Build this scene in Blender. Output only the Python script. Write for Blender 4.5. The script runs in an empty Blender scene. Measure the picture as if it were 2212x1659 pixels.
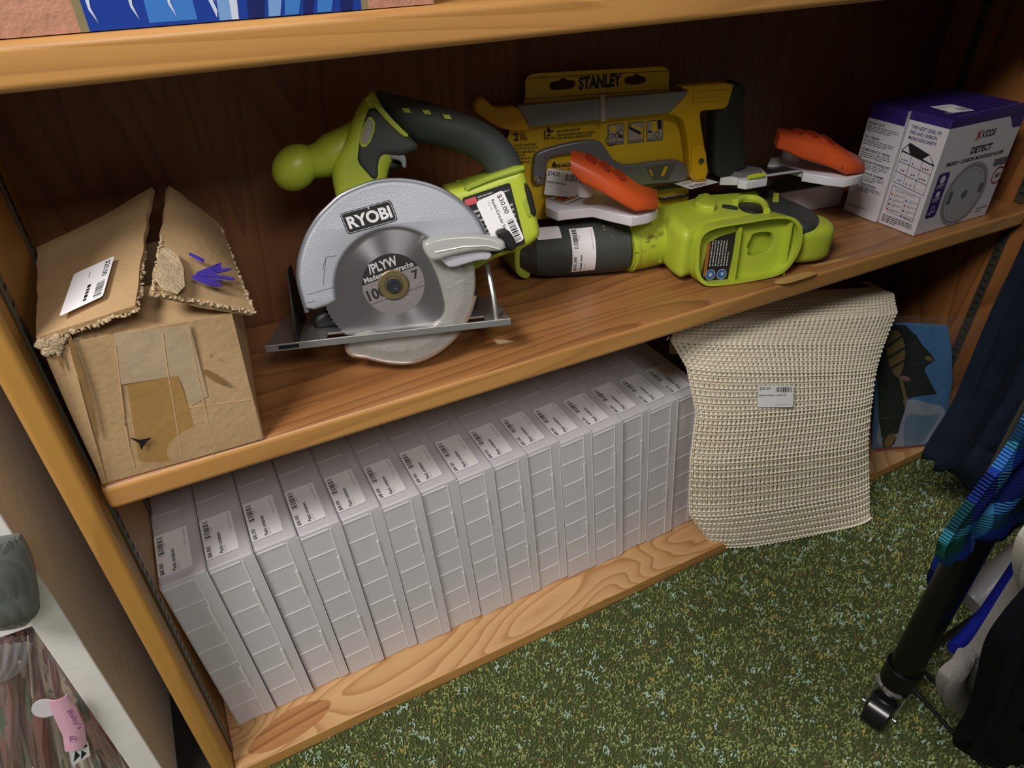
import bpy, math, random
import numpy as np
from mathutils import Vector, Matrix
from mathutils.geometry import tessellate_polygon

# ---------------------------------------------------------------- camera
W_PX, H_PX, F_PX = 2212, 1659, 1480.04
CAM = Vector((0.11757, -0.49971, 0.80159))
_p, _y, _r = 0.615337, 0.463636, -0.022488
_fwd = Vector((math.sin(_y)*math.cos(_p), math.cos(_y)*math.cos(_p), -math.sin(_p)))
_rt0 = Vector((math.cos(_y), -math.sin(_y), 0))
_up0 = _rt0.cross(_fwd)
_rt = _rt0*math.cos(_r) + _up0*math.sin(_r)
_up = _up0*math.cos(_r) - _rt0*math.sin(_r)
cam_d = bpy.data.cameras.new('camera'); cam = bpy.data.objects.new('camera', cam_d)
bpy.context.scene.collection.objects.link(cam)
mw = Matrix((_rt, _up, -_fwd)).transposed().to_4x4(); mw.translation = CAM
cam.matrix_world = mw
cam_d.sensor_width = 36; cam_d.lens = F_PX*36/W_PX; cam_d.clip_start = 0.01
bpy.context.scene.camera = cam
# ---------------------------------------------------------------- world, lights, exposure
sc = bpy.context.scene
sc.view_settings.view_transform = 'Standard'; sc.view_settings.look = 'None'
sc.view_settings.gamma = 1; sc.view_settings.use_curve_mapping = False
sc.view_settings.exposure = 0.0
wd = bpy.data.worlds.new('room_light'); sc.world = wd; wd.use_nodes = True
wd.node_tree.nodes['Background'].inputs[0].default_value = (1.0, 0.93, 0.85, 1)
wd.node_tree.nodes['Background'].inputs[1].default_value = 0.115
def area(name, loc, target, sx, sy, power, col):
    l = bpy.data.lights.new(name, 'AREA'); l.shape = 'RECTANGLE'; l.size = sx; l.size_y = sy
    l.energy = power; l.color = col
    o = bpy.data.objects.new(name, l); sc.collection.objects.link(o); o.location = loc
    o.rotation_euler = (Vector(target)-Vector(loc)).to_track_quat('-Z', 'Y').to_euler()
    return o
area('ceiling_panel_light', (-0.62, -0.62, 1.75), (0.25, 0.05, 0.3), 0.5, 0.32, 23, (1.0, 0.955, 0.91))
area('far_ceiling_light', (0.25, -1.75, 2.1), (0.3, 0, 0.2), 0.9, 0.5, 17, (1.0, 0.95, 0.91))
C = sc.collection
random.seed(4); RNG = np.random.default_rng(7)

# ---------------------------------------------------------------- geometry helpers
def ray(px, py):
    return (_rt*((px-W_PX/2)/F_PX) - _up*((py-H_PX/2)/F_PX) + _fwd)
def onX(px, py, X): d = ray(px, py); return CAM + d*((X-CAM.x)/d.x)
def onY(px, py, Y): d = ray(px, py); return CAM + d*((Y-CAM.y)/d.y)
def onZ(px, py, Z): d = ray(px, py); return CAM + d*((Z-CAM.z)/d.z)
class Fr:
    """a plane in the room: origin, two in-plane axes and a normal"""
    def __init__(s, o, ex, ey=None, n=None):
        s.o = Vector(o); s.ex = Vector(ex).normalized()
        if ey is not None:
            ey = Vector(ey); ey = ey - s.ex*ey.dot(s.ex); s.ey = ey.normalized(); s.n = s.ex.cross(s.ey)
        else:
            n = Vector(n); n = n - s.ex*n.dot(s.ex); s.n = n.normalized(); s.ey = s.n.cross(s.ex)
    def P(s, u, v, d=0): return s.o + s.ex*u + s.ey*v + s.n*d
    def hit(s, px, py, d=0):
        r = ray(px, py); o = s.o + s.n*d; return CAM + r*((o-CAM).dot(s.n)/r.dot(s.n))
    def uv(s, px, py, d=0):
        w = s.hit(px, py, d)-s.o; return (w.dot(s.ex), w.dot(s.ey))
    def tr(s, pts, d=0): return [s.uv(x, y, d) for x, y in pts]
def arc(c, r, a0, a1, n=24):
    return [(c[0]+r*math.cos(math.radians(a0+(a1-a0)*i/n)), c[1]+r*math.sin(math.radians(a0+(a1-a0)*i/n))) for i in range(n+1)]
def smooth(pts, it=2, closed=True):
    for _ in range(it):
        q = []; n = len(pts)
        rng = range(n) if closed else range(n-1)
        if not closed: q.append(pts[0])
        for i in rng:
            a, b = pts[i], pts[(i+1) % n]
            q.append(tuple(a[k]*.75+b[k]*.25 for k in range(len(a)))); q.append(tuple(a[k]*.25+b[k]*.75 for k in range(len(a))))
        if not closed: q.append(pts[-1])
        pts = q
    return pts
def area2(p): return sum(p[i][0]*p[(i+1) % len(p)][1]-p[(i+1) % len(p)][0]*p[i][1] for i in range(len(p)))/2
class MB:
    def __init__(s): s.v = []; s.f = []; s.m = []
    def add(s, vs, fs, mi=0):
        b = len(s.v); s.v += [Vector(x) for x in vs]
        for f in fs: s.f.append([i+b for i in f]); s.m.append(mi)
        return s
    def box(s, a, b, mi=0, fr=None):
        x0, y0, z0 = a; x1, y1, z1 = b
        vs = [(x0,y0,z0),(x1,y0,z0),(x1,y1,z0),(x0,y1,z0),(x0,y0,z1),(x1,y0,z1),(x1,y1,z1),(x0,y1,z1)]
        if fr: vs = [fr.P(*p) for p in vs]
        return s.add(vs, [(0,3,2,1),(4,5,6,7),(0,1,5,4),(1,2,6,5),(2,3,7,6),(3,0,4,7)], mi)
    def hexa(s, b4, t4, mi=0):
        return s.add(list(b4)+list(t4), [(0,3,2,1),(4,5,6,7),(0,1,5,4),(1,2,6,5),(2,3,7,6),(3,0,4,7)], mi)
    def prism(s, fr, poly, d0, d1, mi=0, holes=(), msd=None):
        poly = list(poly)
        if area2(poly) < 0: poly.reverse()
        loops = [poly]+[list(h) for h in holes]
        for h in loops[1:]:
            if area2(h) > 0: h.reverse()
        flat = [p for l in loops for p in l]; n = len(flat)
        tris = tessellate_polygon([[Vector((p[0], p[1], 0)) for p in l] for l in loops])
        vs = [fr.P(p[0], p[1], d1) for p in flat]+[fr.P(p[0], p[1], d0) for p in flat]
        fs = []
        for t in tris:
            a, b, c = [flat[i] for i in t]
            if (b[0]-a[0])*(c[1]-a[1])-(b[1]-a[1])*(c[0]-a[0]) < 0: t = (t[0], t[2], t[1])
            fs.append(tuple(t)); fs.append((t[0]+n, t[2]+n, t[1]+n))
        s.add(vs, fs, mi)
        k = 0; fs2 = []
        for l in loops:
            m = len(l)
            for i in range(m):
                a, b = k+i, k+(i+1) % m; fs2.append((a, a+n, b+n, b))
            k += m
        base = len(s.v)-2*n
        for f in fs2: s.f.append([i+base for i in f]); s.m.append(mi if msd is None else msd)
        return s
    def puff(s, fr, poly, d0, d1, r, mi=0, steps=4, back=True):
        """solid of an outline with rounded rims"""
        poly = list(poly)
        if area2(poly) < 0: poly.reverse()
        n = len(poly)
        nr = []
        for i in range(n):
            a, b, c = poly[i-1], poly[i], poly[(i+1) % n]
            e = (c[0]-a[0], c[1]-a[1]); L = math.hypot(*e) or 1
            nr.append((-e[1]/L, e[0]/L))
        rings = []
        if back:
            for k in range(steps+1):
                t = math.pi/2*k/steps; rings.append((r*(1-math.sin(t)), d0+r*(1-math.cos(t))))
        else: rings.append((0, d0))
        for k in range(steps+1):
            t = math.pi/2*k/steps; rings.append((r*(1-math.cos(t)), d1-r*(1-math.sin(t))))
        vs = []
        for ins, d in rings:
            for i in range(n): vs.append(fr.P(poly[i][0]+nr[i][0]*ins, poly[i][1]+nr[i][1]*ins, d))
        fs = []
        for k in range(len(rings)-1):
            for i in range(n):
                j = (i+1) % n; fs.append((k*n+i, k*n+j, (k+1)*n+j, (k+1)*n+i))
        s.add(vs, fs, mi)
        base = len(s.v)-len(vs)
        for k, rev in ((0, True), (len(rings)-1, False)):
            ins = rings[k][0]
            q = [(poly[i][0]+nr[i][0]*ins, poly[i][1]+nr[i][1]*ins) for i in range(n)]
            for t in tessellate_polygon([[Vector((p[0], p[1], 0)) for p in q]]):
                a, b, c = [q[i] for i in t]
                ccw = (b[0]-a[0])*(c[1]-a[1])-(b[1]-a[1])*(c[0]-a[0]) > 0
                t = t if ccw != rev else (t[0], t[2], t[1])
                s.f.append([base+k*n+i for i in t]); s.m.append(mi)
        return s
    def tube(s, pts, r, seg=10, mi=0, up=(0,0,1), sy=1.0, cap=True, closed=False):
        pts = [Vector(p) for p in pts]; n = len(pts); up = Vector(up)
        rs = r if isinstance(r, (list, tuple)) else [r]*n
        sys_ = sy if isinstance(sy, (list, tuple)) else [sy]*n
        vs = []
        for i, p in enumerate(pts):
            if closed: t = pts[(i+1) % n]-pts[i-1]
            else: t = pts[min(i+1, n-1)]-pts[max(i-1, 0)]
            t.normalize(); u = up if abs(t.dot(up)) < .98 else Vector((1,0,0))
            a = t.cross(u).normalized(); b = a.cross(t).normalized()
            for k in range(seg):
                an = 2*math.pi*k/seg
                vs.append(p + a*(rs[i]*math.cos(an)) + b*(rs[i]*sys_[i]*math.sin(an)))
        fs = []
        m = n if closed else n-1
        for i in range(m):
            for k in range(seg):
                j = (k+1) % seg; i2 = (i+1) % n
                fs.append((i*seg+k, i*seg+j, i2*seg+j, i2*seg+k))
        if cap and not closed:
            fs.append(tuple(range(seg))[::-1]); fs.append(tuple((n-1)*seg+k for k in range(seg)))
        return s.add(vs, fs, mi)
    def lathe(s, fr, prof, seg=48, mi=0, c=(0,0)):
        """profile of (radius, depth) about the frame's normal"""
        vs = []; fs = []
        for r, d in prof:
            for k in range(seg):
                a = 2*math.pi*k/seg; vs.append(fr.P(c[0]+r*math.cos(a), c[1]+r*math.sin(a), d))
        n = len(prof)
        for i in range(n-1):
            for k in range(seg):
                j = (k+1) % seg; fs.append((i*seg+k, i*seg+j, (i+1)*seg+j, (i+1)*seg+k))
        if prof[0][0] > 1e-6: fs.append(tuple(range(seg))[::-1])
        if prof[-1][0] > 1e-6: fs.append(tuple((n-1)*seg+k for k in range(seg)))
        return s.add(vs, fs, mi)
    def ball(s, c, r, sc_=(1,1,1), seg=24, rings=14, mi=0, fr=None):
        vs = []; fs = []
        for i in range(rings+1):
            t = math.pi*i/rings
            for k in range(seg):
                a = 2*math.pi*k/seg
                l = Vector((math.sin(t)*math.cos(a)*sc_[0], math.sin(t)*math.sin(a)*sc_[1], math.cos(t)*sc_[2]))*r
                vs.append(Vector(c)+(fr.ex*l.x+fr.ey*l.y+fr.n*l.z if fr else l))
        for i in range(rings):
            for k in range(seg):
                j = (k+1) % seg; fs.append((i*seg+k, (i+1)*seg+k, (i+1)*seg+j, i*seg+j))
        return s.add(vs, fs, mi)
    def grid(s, fn, nu, nv, mi=0, thick=0.0):
        """surface fn(a,b) a,b in 0..1; thick gives it a back along the averaged normal"""
        P = [[Vector(fn(i/nu, j/nv)) for i in range(nu+1)] for j in range(nv+1)]
        vs = [p for row in P for p in row]; w = nu+1
        fs = [(j*w+i, j*w+i+1, (j+1)*w+i+1, (j+1)*w+i) for j in range(nv) for i in range(nu)]
        if thick:
            N = len(vs); back = []
            for j in range(nv+1):
                for i in range(nu+1):
                    du = P[j][min(i+1, nu)]-P[j][max(i-1, 0)]; dv = P[min(j+1, nv)][i]-P[max(j-1, 0)][i]
                    nn = du.cross(dv); nn = nn.normalized() if nn.length > 1e-12 else Vector((0,0,1))
                    back.append(P[j][i]-nn*thick)
            fs2 = [tuple(N+k for k in reversed(f)) for f in fs]
            for i in range(nu):
                fs2.append((i+1, i, N+i, N+i+1)); a = nv*w
                fs2.append((a+i, a+i+1, N+a+i+1, N+a+i))
            for j in range(nv):
                fs2.append((j*w, (j+1)*w, N+(j+1)*w, N+j*w)); fs2.append(((j+1)*w+nu, j*w+nu, N+j*w+nu, N+(j+1)*w+nu))
            vs += back; fs += fs2
        return s.add(vs, fs, mi)
    def build(s, name, mats, parent=None, bevel=0, bseg=3, ang=35, sub=0, loc=None, flat=False):
        org = Vector(parent['_w']) if parent else (Vector(loc) if loc is not None else Vector((0,0,0)))
        me = bpy.data.meshes.new(name)
        me.from_pydata([tuple(v-org) for v in s.v], [], s.f)
        if not isinstance(mats, (list, tuple)): mats = [mats]
        for m in mats: me.materials.append(m)
        me.polygons.foreach_set('material_index', s.m)
        me.update()
        if not flat:
            me.polygons.foreach_set('use_smooth', [True]*len(me.polygons))
            me.set_sharp_from_angle(angle=math.radians(ang))
        o = bpy.data.objects.new(name, me); C.objects.link(o)
        if parent: o.parent = parent
        else: o.location = org
        o['_w'] = tuple(org)
        if bevel:
            b = o.modifiers.new('bevel', 'BEVEL'); b.width = bevel; b.segments = bseg; b.limit_method = 'ANGLE'; b.angle_limit = math.radians(40)
            b.harden_normals = True
        if sub:
            b = o.modifiers.new('sub', 'SUBSURF'); b.levels = sub; b.render_levels = sub
        return o
def thing(name, label, cat, loc, group=None):
    o = bpy.data.objects.new(name, None); C.objects.link(o); o.location = loc; o['_w'] = tuple(loc)
    o.empty_display_size = .02
    o['label'] = label; o['category'] = cat
    if group: o['group'] = group
    return o
def tag(o, label, cat, group=None):
    o['label'] = label; o['category'] = cat
    if group: o['group'] = group
    return o
# ---- text shapes
_tc = {}
def text_shape(s, bold):
    k = (s, bold)
    if k not in _tc:
        cu = bpy.data.curves.new('t', 'FONT'); cu.body = s; cu.size = 1; cu.offset = bold; cu.resolution_u = 3
        ob = bpy.data.objects.new('t', cu); me = ob.to_mesh()
        v = np.array([tuple(x.co[:2]) for x in me.vertices]) if len(me.vertices) else np.zeros((1, 2))
        f = [list(p.vertices) for p in me.polygons]; ob.to_mesh_clear()
        bpy.data.objects.remove(ob); bpy.data.curves.remove(cu)
        mn = v.min(0); mx = v.max(0); v = (v-mn)/np.maximum(mx-mn, 1e-6)
        _tc[k] = (v, f)
    return _tc[k]
class Print:
    """flat printed marks on a frame; coordinates are 0..1 of its width and height"""
    def __init__(s, o, ex, ey):
        s.o = Vector(o); s.ex = Vector(ex); s.ey = Vector(ey); s.n = s.ex.cross(s.ey).normalized(); s.mb = MB(); s.k = 1; s.g = 0.00012
    @classmethod
    def px(cls, fr, bl, br, tl, d=0):
        a = fr.hit(*bl, d); b = fr.hit(*br, d); c = fr.hit(*tl, d); return cls(a, b-a, c-a)
    def P(s, x, y, up=None): return s.o+s.ex*x+s.ey*y+s.n*(s.g*s.k if up is None else up)
    def poly(s, pts, mi, up=None):
        pts = list(pts)
        if area2(pts) < 0: pts.reverse()
        q = [Vector((p[0], p[1], 0)) for p in pts]; fs = []
        for t in tessellate_polygon([q]):
            a, b, c = [pts[i] for i in t]
            if (b[0]-a[0])*(c[1]-a[1])-(b[1]-a[1])*(c[0]-a[0]) < 0: t = (t[0], t[2], t[1])
            fs.append(tuple(t))
        s.mb.add([s.P(*p) for p in pts], fs, mi); s.k += .25; return s
    def rect(s, x0, y0, x1, y1, mi, r=0):
        if r:
            w = s.ex.length; h = s.ey.length; rx, ry = r/w, r/h; pts = []
            for cx, cy, a in ((x1-rx, y0+ry, -90), (x1-rx, y1-ry, 0), (x0+rx, y1-ry, 90), (x0+rx, y0+ry, 180)):
                for i in range(6):
                    t = math.radians(a+18*i); pts.append((cx+rx*math.cos(t), cy+ry*math.sin(t)))
            return s.poly(pts, mi)
        return s.poly([(x0,y0),(x1,y0),(x1,y1),(x0,y1)], mi)
    def slab(s, r=0.002, mi=0, th=0.0004):
        s.rect(0, 0, 1, 1, mi, r); return s
    def disc(s, cx, cy, r, mi, n=28, sx=1):
        w = s.ex.length; h = s.ey.length
        return s.poly([(cx+r/w*math.cos(2*math.pi*i/n)*sx, cy+r/h*math.sin(2*math.pi*i/n)) for i in range(n)], mi)
    def ring(s, cx, cy, r0, r1, mi, n=40, a0=0, a1=360):
        w = s.ex.length; h = s.ey.length; pts = []
        for i in range(n+1):
            t = math.radians(a0+(a1-a0)*i/n); pts.append(s.P(cx+r0/w*math.cos(t), cy+r0/h*math.sin(t))); pts.append(s.P(cx+r1/w*math.cos(t), cy+r1/h*math.sin(t)))
        s.mb.add(pts, [(2*i, 2*i+1, 2*i+3, 2*i+2) for i in range(n)], mi); s.k += .25; return s
    def line(s, x0, y0, x1, y1, wd_, mi):
        a = s.ex*x0+s.ey*y0; b = s.ex*x1+s.ey*y1; t = (b-a).normalized().cross(s.n)*wd_/2
        o = s.o+s.n*s.g*s.k; s.mb.add([o+a-t, o+b-t, o+b+t, o+a+t], [(0,1,2,3)], mi); return s
    def text(s, tx, x0, y0, x1, y1, mi, bold=0.0, rot=0):
        """fit text in the box; rot 90 reads upward, -90 downward"""
        v, f = text_shape(tx, bold); V = []
        for a, b in v:
            if rot == 90: a, b = 1-b, a
            elif rot == -90: a, b = b, 1-a
            elif rot == 180: a, b = 1-a, 1-b
            V.append(s.P(x0+(x1-x0)*a, y0+(y1-y0)*b))
        s.mb.add(V, f, mi); s.k += .25; return s
    def bars(s, x0, y0, x1, y1, mi, vertical=True, n=22, seed=3):
        rnd = random.Random(seed); t = 0; L = 0; it = []
        for i in range(n):
            w = rnd.choice((1, 1, 2, 3)); g = rnd.choice((1, 1, 2)); it.append((L, L+w)); L += w+g
        L -= g
        for a, b in it:
            k0 = s.k
            if vertical: s.rect(x0+(x1-x0)*a/L, y0, x0+(x1-x0)*b/L, y1, mi)
            else: s.rect(x0, y0+(y1-y0)*a/L, x1, y0+(y1-y0)*b/L, mi)
            s.k = k0
        s.k += .25; return s
    def lines(s, x0, y0, x1, y1, n, mi, fill=.45, seed=1, vertical=False):
        """rows of small print: broken into word-like dashes"""
        rnd = random.Random(seed); k0 = s.k
        for i in range(n):
            a = i/n; t = 0.0; end = 1 if i < n-1 else rnd.uniform(.4, .8)
            while t < end:
                w = rnd.uniform(.05, .16); e = min(end, t+w)
                if vertical: s.rect(x0+(x1-x0)*a, y0+(y1-y0)*t, x0+(x1-x0)*(a+fill/n), y0+(y1-y0)*e, mi)
                else: s.rect(x0+(x1-x0)*t, y1+(y0-y1)*(a+fill/n), x0+(x1-x0)*e, y1+(y0-y1)*a, mi)
                t = e+.025; s.k = k0
        s.k += .25; return s
    def build(s, name, mats, parent): return s.mb.build(name, mats, parent, flat=True)

# ---------------------------------------------------------------- materials
def lin(c):
    if isinstance(c, str): c = [int(c[i:i+2], 16)/255 for i in (0, 2, 4)]
    return tuple(((x/12.92) if x <= .04045 else ((x+.055)/1.055)**2.4) for x in c)+(1,)
def mat(name, col, rough=.5, metal=0, spec=.5, bump=0, bscale=200, var=0, vscale=30, coat=0, **kw):
    m = bpy.data.materials.new(name); m.use_nodes = True; nt = m.node_tree; N = nt.nodes; L = nt.links
    b = N['Principled BSDF']; c = lin(col)
    b.inputs['Base Color'].default_value = c; b.inputs['Roughness'].default_value = rough
    b.inputs['Metallic'].default_value = metal; b.inputs['Specular IOR Level'].default_value = spec
    if coat: b.inputs['Coat Weight'].default_value = coat; b.inputs['Coat Roughness'].default_value = .15
    for k, v in kw.items(): b.inputs[k.replace('_', ' ')].default_value = v
    tc = None
    if bump or var:
        tc = N.new('ShaderNodeTexCoord')
    if var:
        n = N.new('ShaderNodeTexNoise'); n.inputs['Scale'].default_value = vscale; n.inputs['Detail'].default_value = 4
        L.new(tc.outputs['Object'], n.inputs['Vector'])
        r = N.new('ShaderNodeValToRGB'); r.color_ramp.elements[0].position = .3; r.color_ramp.elements[1].position = .7
        r.color_ramp.elements[0].color = tuple(x*(1-var) for x in c[:3])+(1,); r.color_ramp.elements[1].color = tuple(min(1, x*(1+var*.6)) for x in c[:3])+(1,)
        L.new(n.outputs['Fac'], r.inputs['Fac']); L.new(r.outputs['Color'], b.inputs['Base Color'])
    if bump:
        n = N.new('ShaderNodeTexNoise'); n.inputs['Scale'].default_value = bscale; n.inputs['Detail'].default_value = 3
        L.new(tc.outputs['Object'], n.inputs['Vector'])
        bp = N.new('ShaderNodeBump'); bp.inputs['Strength'].default_value = bump; bp.inputs['Distance'].default_value = .002
        L.new(n.outputs['Fac'], bp.inputs['Height']); L.new(bp.outputs['Normal'], b.inputs['Normal'])
    return m
def wood(name, light, dark, axis='X', rings=7, stretch=9, scale=6, fine=.35, rough=.38, coat=.15, contrast=.5):
    """varnished softwood: figure from contour lines of a stretched noise plus fine pores"""
    m = bpy.data.materials.new(name); m.use_nodes = True; nt = m.node_tree; N = nt.nodes; L = nt.links
    b = N['Principled BSDF']; b.inputs['Roughness'].default_value = rough; b.inputs['Coat Weight'].default_value = coat; b.inputs['Coat Roughness'].default_value = .25
    tc = N.new('ShaderNodeTexCoord'); mp = N.new('ShaderNodeMapping'); L.new(tc.outputs['Object'], mp.inputs['Vector'])
    s = [scale*1.0]*3; s['XYZ'.index(axis)] = scale/stretch; mp.inputs['Scale'].default_value = s
    n1 = N.new('ShaderNodeTexNoise'); n1.inputs['Scale'].default_value = 1; n1.inputs['Detail'].default_value = 1.5; n1.inputs['Roughness'].default_value = .35; n1.inputs['Distortion'].default_value = .35
    L.new(mp.outputs['Vector'], n1.inputs['Vector'])
    mu = N.new('ShaderNodeMath'); mu.operation = 'MULTIPLY'; mu.inputs[1].default_value = rings*3.6; L.new(n1.outputs['Fac'], mu.inputs[0])
    fr = N.new('ShaderNodeMath'); fr.operation = 'FRACT'; L.new(mu.outputs[0], fr.inputs[0])
    rp = N.new('ShaderNodeValToRGB'); cr = rp.color_ramp; cr.elements[0].position = 0; cr.elements[0].color = (0,0,0,1)
    cr.elements[1].position = .62; cr.elements[1].color = (.35,.35,.35,1)
    e = cr.elements.new(.9); e.color = (1,1,1,1); e = cr.elements.new(.97); e.color = (0,0,0,1)
    L.new(fr.outputs[0], rp.inputs['Fac'])
    mp2 = N.new('ShaderNodeMapping'); L.new(tc.outputs['Object'], mp2.inputs['Vector'])
    s2 = [900.0]*3; s2['XYZ'.index(axis)] = 25; mp2.inputs['Scale'].default_value = s2
    n2 = N.new('ShaderNodeTexNoise'); n2.inputs['Scale'].default_value = 1; n2.inputs['Detail'].default_value = 2; L.new(mp2.outputs['Vector'], n2.inputs['Vector'])
    n3 = N.new('ShaderNodeTexNoise'); n3.inputs['Scale'].default_value = 4; n3.inputs['Detail'].default_value = 3; L.new(tc.outputs['Object'], n3.inputs['Vector'])
    a1 = N.new('ShaderNodeMath'); a1.operation = 'MULTIPLY'; a1.inputs[1].default_value = contrast; L.new(rp.outputs['Color'], a1.inputs[0])
    a2 = N.new('ShaderNodeMath'); a2.operation = 'MULTIPLY_ADD'; a2.inputs[1].default_value = fine; L.new(n2.outputs['Fac'], a2.inputs[0]); L.new(a1.outputs[0], a2.inputs[2])
    a3 = N.new('ShaderNodeMath'); a3.operation = 'MULTIPLY_ADD'; a3.inputs[1].default_value = .35; L.new(n3.outputs['Fac'], a3.inputs[0]); L.new(a2.outputs[0], a3.inputs[2])
    a4 = N.new('ShaderNodeMath'); a4.operation = 'SUBTRACT'; a4.inputs[1].default_value = .22; a4.use_clamp = True; L.new(a3.outputs[0], a4.inputs[0])
    mx = N.new('ShaderNodeMix'); mx.data_type = 'RGBA'; mx.inputs['A'].default_value = lin(light); mx.inputs['B'].default_value = lin(dark)
    L.new(a4.outputs[0], mx.inputs['Factor']); L.new(mx.outputs['Result'], b.inputs['Base Color'])
    bp = N.new('ShaderNodeBump'); bp.inputs['Strength'].default_value = .12; bp.inputs['Distance'].default_value = .0006
    L.new(a2.outputs[0], bp.inputs['Height']); L.new(bp.outputs['Normal'], b.inputs['Normal'])
    return m
def film(name, col, opacity=.2, rough=.08, transl=0.0, bump=0, bscale=60, edge=0.0):
    """thin see-through plastic: transparent with a diffuse veil and a glossy skin"""
    m = bpy.data.materials.new(name); m.use_nodes = True; nt = m.node_tree; N = nt.nodes; L = nt.links
    for n in list(N): N.remove(n)
    out = N.new('ShaderNodeOutputMaterial'); c = lin(col)
    tr = N.new('ShaderNodeBsdfTransparent'); df = N.new('ShaderNodeBsdfDiffuse'); df.inputs[0].default_value = c
    tl = N.new('ShaderNodeBsdfTranslucent'); tl.inputs[0].default_value = c
    gl = N.new('ShaderNodeBsdfGlossy'); gl.inputs['Roughness'].default_value = rough; gl.inputs[0].default_value = (1,1,1,1)
    m1 = N.new('ShaderNodeMixShader'); m1.inputs[0].default_value = transl; L.new(df.outputs[0], m1.inputs[1]); L.new(tl.outputs[0], m1.inputs[2])
    m2 = N.new('ShaderNodeMixShader'); m2.inputs[0].default_value = opacity; L.new(tr.outputs[0], m2.inputs[1]); L.new(m1.outputs[0], m2.inputs[2])
    fz = N.new('ShaderNodeLayerWeight'); fz.inputs['Blend'].default_value = .5
    pw = N.new('ShaderNodeMath'); pw.operation = 'POWER'; pw.inputs[1].default_value = 4; L.new(fz.outputs['Facing'], pw.inputs[0]); pm = N.new('ShaderNodeMath'); pm.operation = 'MULTIPLY_ADD'; pm.inputs[1].default_value = .6; pm.inputs[2].default_value = .045; L.new(pw.outputs[0], pm.inputs[0])
    m3 = N.new('ShaderNodeMixShader'); L.new(pm.outputs[0], m3.inputs[0]); L.new(m2.outputs[0], m3.inputs[1]); L.new(gl.outputs[0], m3.inputs[2])
    if bump:
        tc = N.new('ShaderNodeTexCoord'); n = N.new('ShaderNodeTexNoise'); n.inputs['Scale'].default_value = bscale; n.inputs['Detail'].default_value = 3; n.inputs['Distortion'].default_value = 1
        L.new(tc.outputs['Object'], n.inputs['Vector']); bp = N.new('ShaderNodeBump'); bp.inputs['Strength'].default_value = bump; bp.inputs['Distance'].default_value = .004
        L.new(n.outputs['Fac'], bp.inputs['Height'])
        for x in (df, tl, gl, fz): L.new(bp.outputs['Normal'], x.inputs['Normal'])
    L.new(m3.outputs[0], out.inputs[0])
    return m
M_edge = wood('honey_wood', 'cf9a58', '9a6633', 'X', 3, 12, 14, .3, .42, .2, .4)
M_shelf = wood('shelf_top_wood', 'b07a48', '774828', 'X', 3.5, 9, 11, .35, .38, .2, .62)
M_ply = wood('pale_ply', 'dbb07c', 'a9743f', 'X', 6, 3.2, 11, .35, .45, .15, .7)
M_back = wood('dark_back_panel', '8f5c38', '55331f', 'Z', 3, 9, 12, .5, .5, .08, .4)
M_side = wood('side_panel_wood', 'c08e46', '966a30', 'Z', 3, 14, 9, .25, .45, .15, .35)
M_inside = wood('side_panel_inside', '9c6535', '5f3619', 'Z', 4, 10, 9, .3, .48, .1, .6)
M_strip = mat('dull_steel_strip', '6d6c60', .42, .8)
M_dark = mat('dark_hole', '0a0908', .8)
M_white = mat('paper_white', 'dcdadd', .55)
M_ink = mat('black_ink', '1b1a1c', .6)
M_grey_ink = mat('grey_ink', '8e8c92', .6)
M_black = mat('black_plastic', '191a1b', .45)
M_lime = mat('lime_plastic', 'b6c63c', .38, bump=.05, bscale=900)
M_limeD = mat('deep_lime_plastic', '9aab36', .45, bump=.05, bscale=900)
M_rub = mat('dark_grey_rubber', '3c413e', .62, bump=.12, bscale=1500)
M_orange = mat('orange_plastic', 'd85a2a', .36)
M_orangeD = mat('deep_orange_plastic', 'a8391c', .45)
M_wpl = mat('white_plastic', 'e2dfe6', .35)
M_yel = mat('yellow_plastic', 'dfae12', .42)
M_card = mat('yellow_card', 'd9b31c', .5, coat=.2)
M_greyp = mat('grey_card_paint', '8b8b8d', .5)
M_navy = mat('navy_cloth', '1c2534', .95, spec=.1, bump=.3, bscale=900, var=.2)

# ---------------------------------------------------------------- bookcase (shelf unit)
D, ZM, TM, ZT, TT, YP = 0.205, 0.42968, 0.0259, 0.7157, 0.0273, 0.0119
FLOOR = -0.0197
case = thing('bookcase', 'long honey-stained wooden bookcase holding the tools and plastic organizers', 'bookcase', (0.6, 0.1, FLOOR))
PT = 0.0196
def slab(name, a, b, m, parent=case, bev=.004, seg=4):
    return MB().box(a, b).build(name, m, parent, bevel=bev, bseg=seg)
slab('side_panel', (-PT, -YP, FLOOR), (0, D+.006, 1.3), M_side, bev=.0055)
slab('side_panel', (1.2, -YP, FLOOR), (1.2+PT, D+.006, 1.3), M_inside, bev=.0055)
slab('back_panel', (0, D, 0), (1.2, D+.006, 1.3), M_back, bev=0)
def shelf(name, z1, t, y0, ytop, me, x0=.003, x1=1.197, bev=.006):
    m = MB().box((x0, y0, z1-t), (x1, D-.001, z1)); m.m = [0 if i != 1 else 1 for i in range(6)]
    return m.build(name, [me, ytop], case, bevel=bev, bseg=4)
shelf('shelf', ZM, TM, 0.0, M_shelf, M_edge)
shelf('shelf', ZT+TT, TT, 0.0, M_edge, M_edge)
shelf('shelf', 0.0, -FLOOR-.0005, -YP, M_ply, M_edge, 0.0005, 1.1995, .0015)
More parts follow.
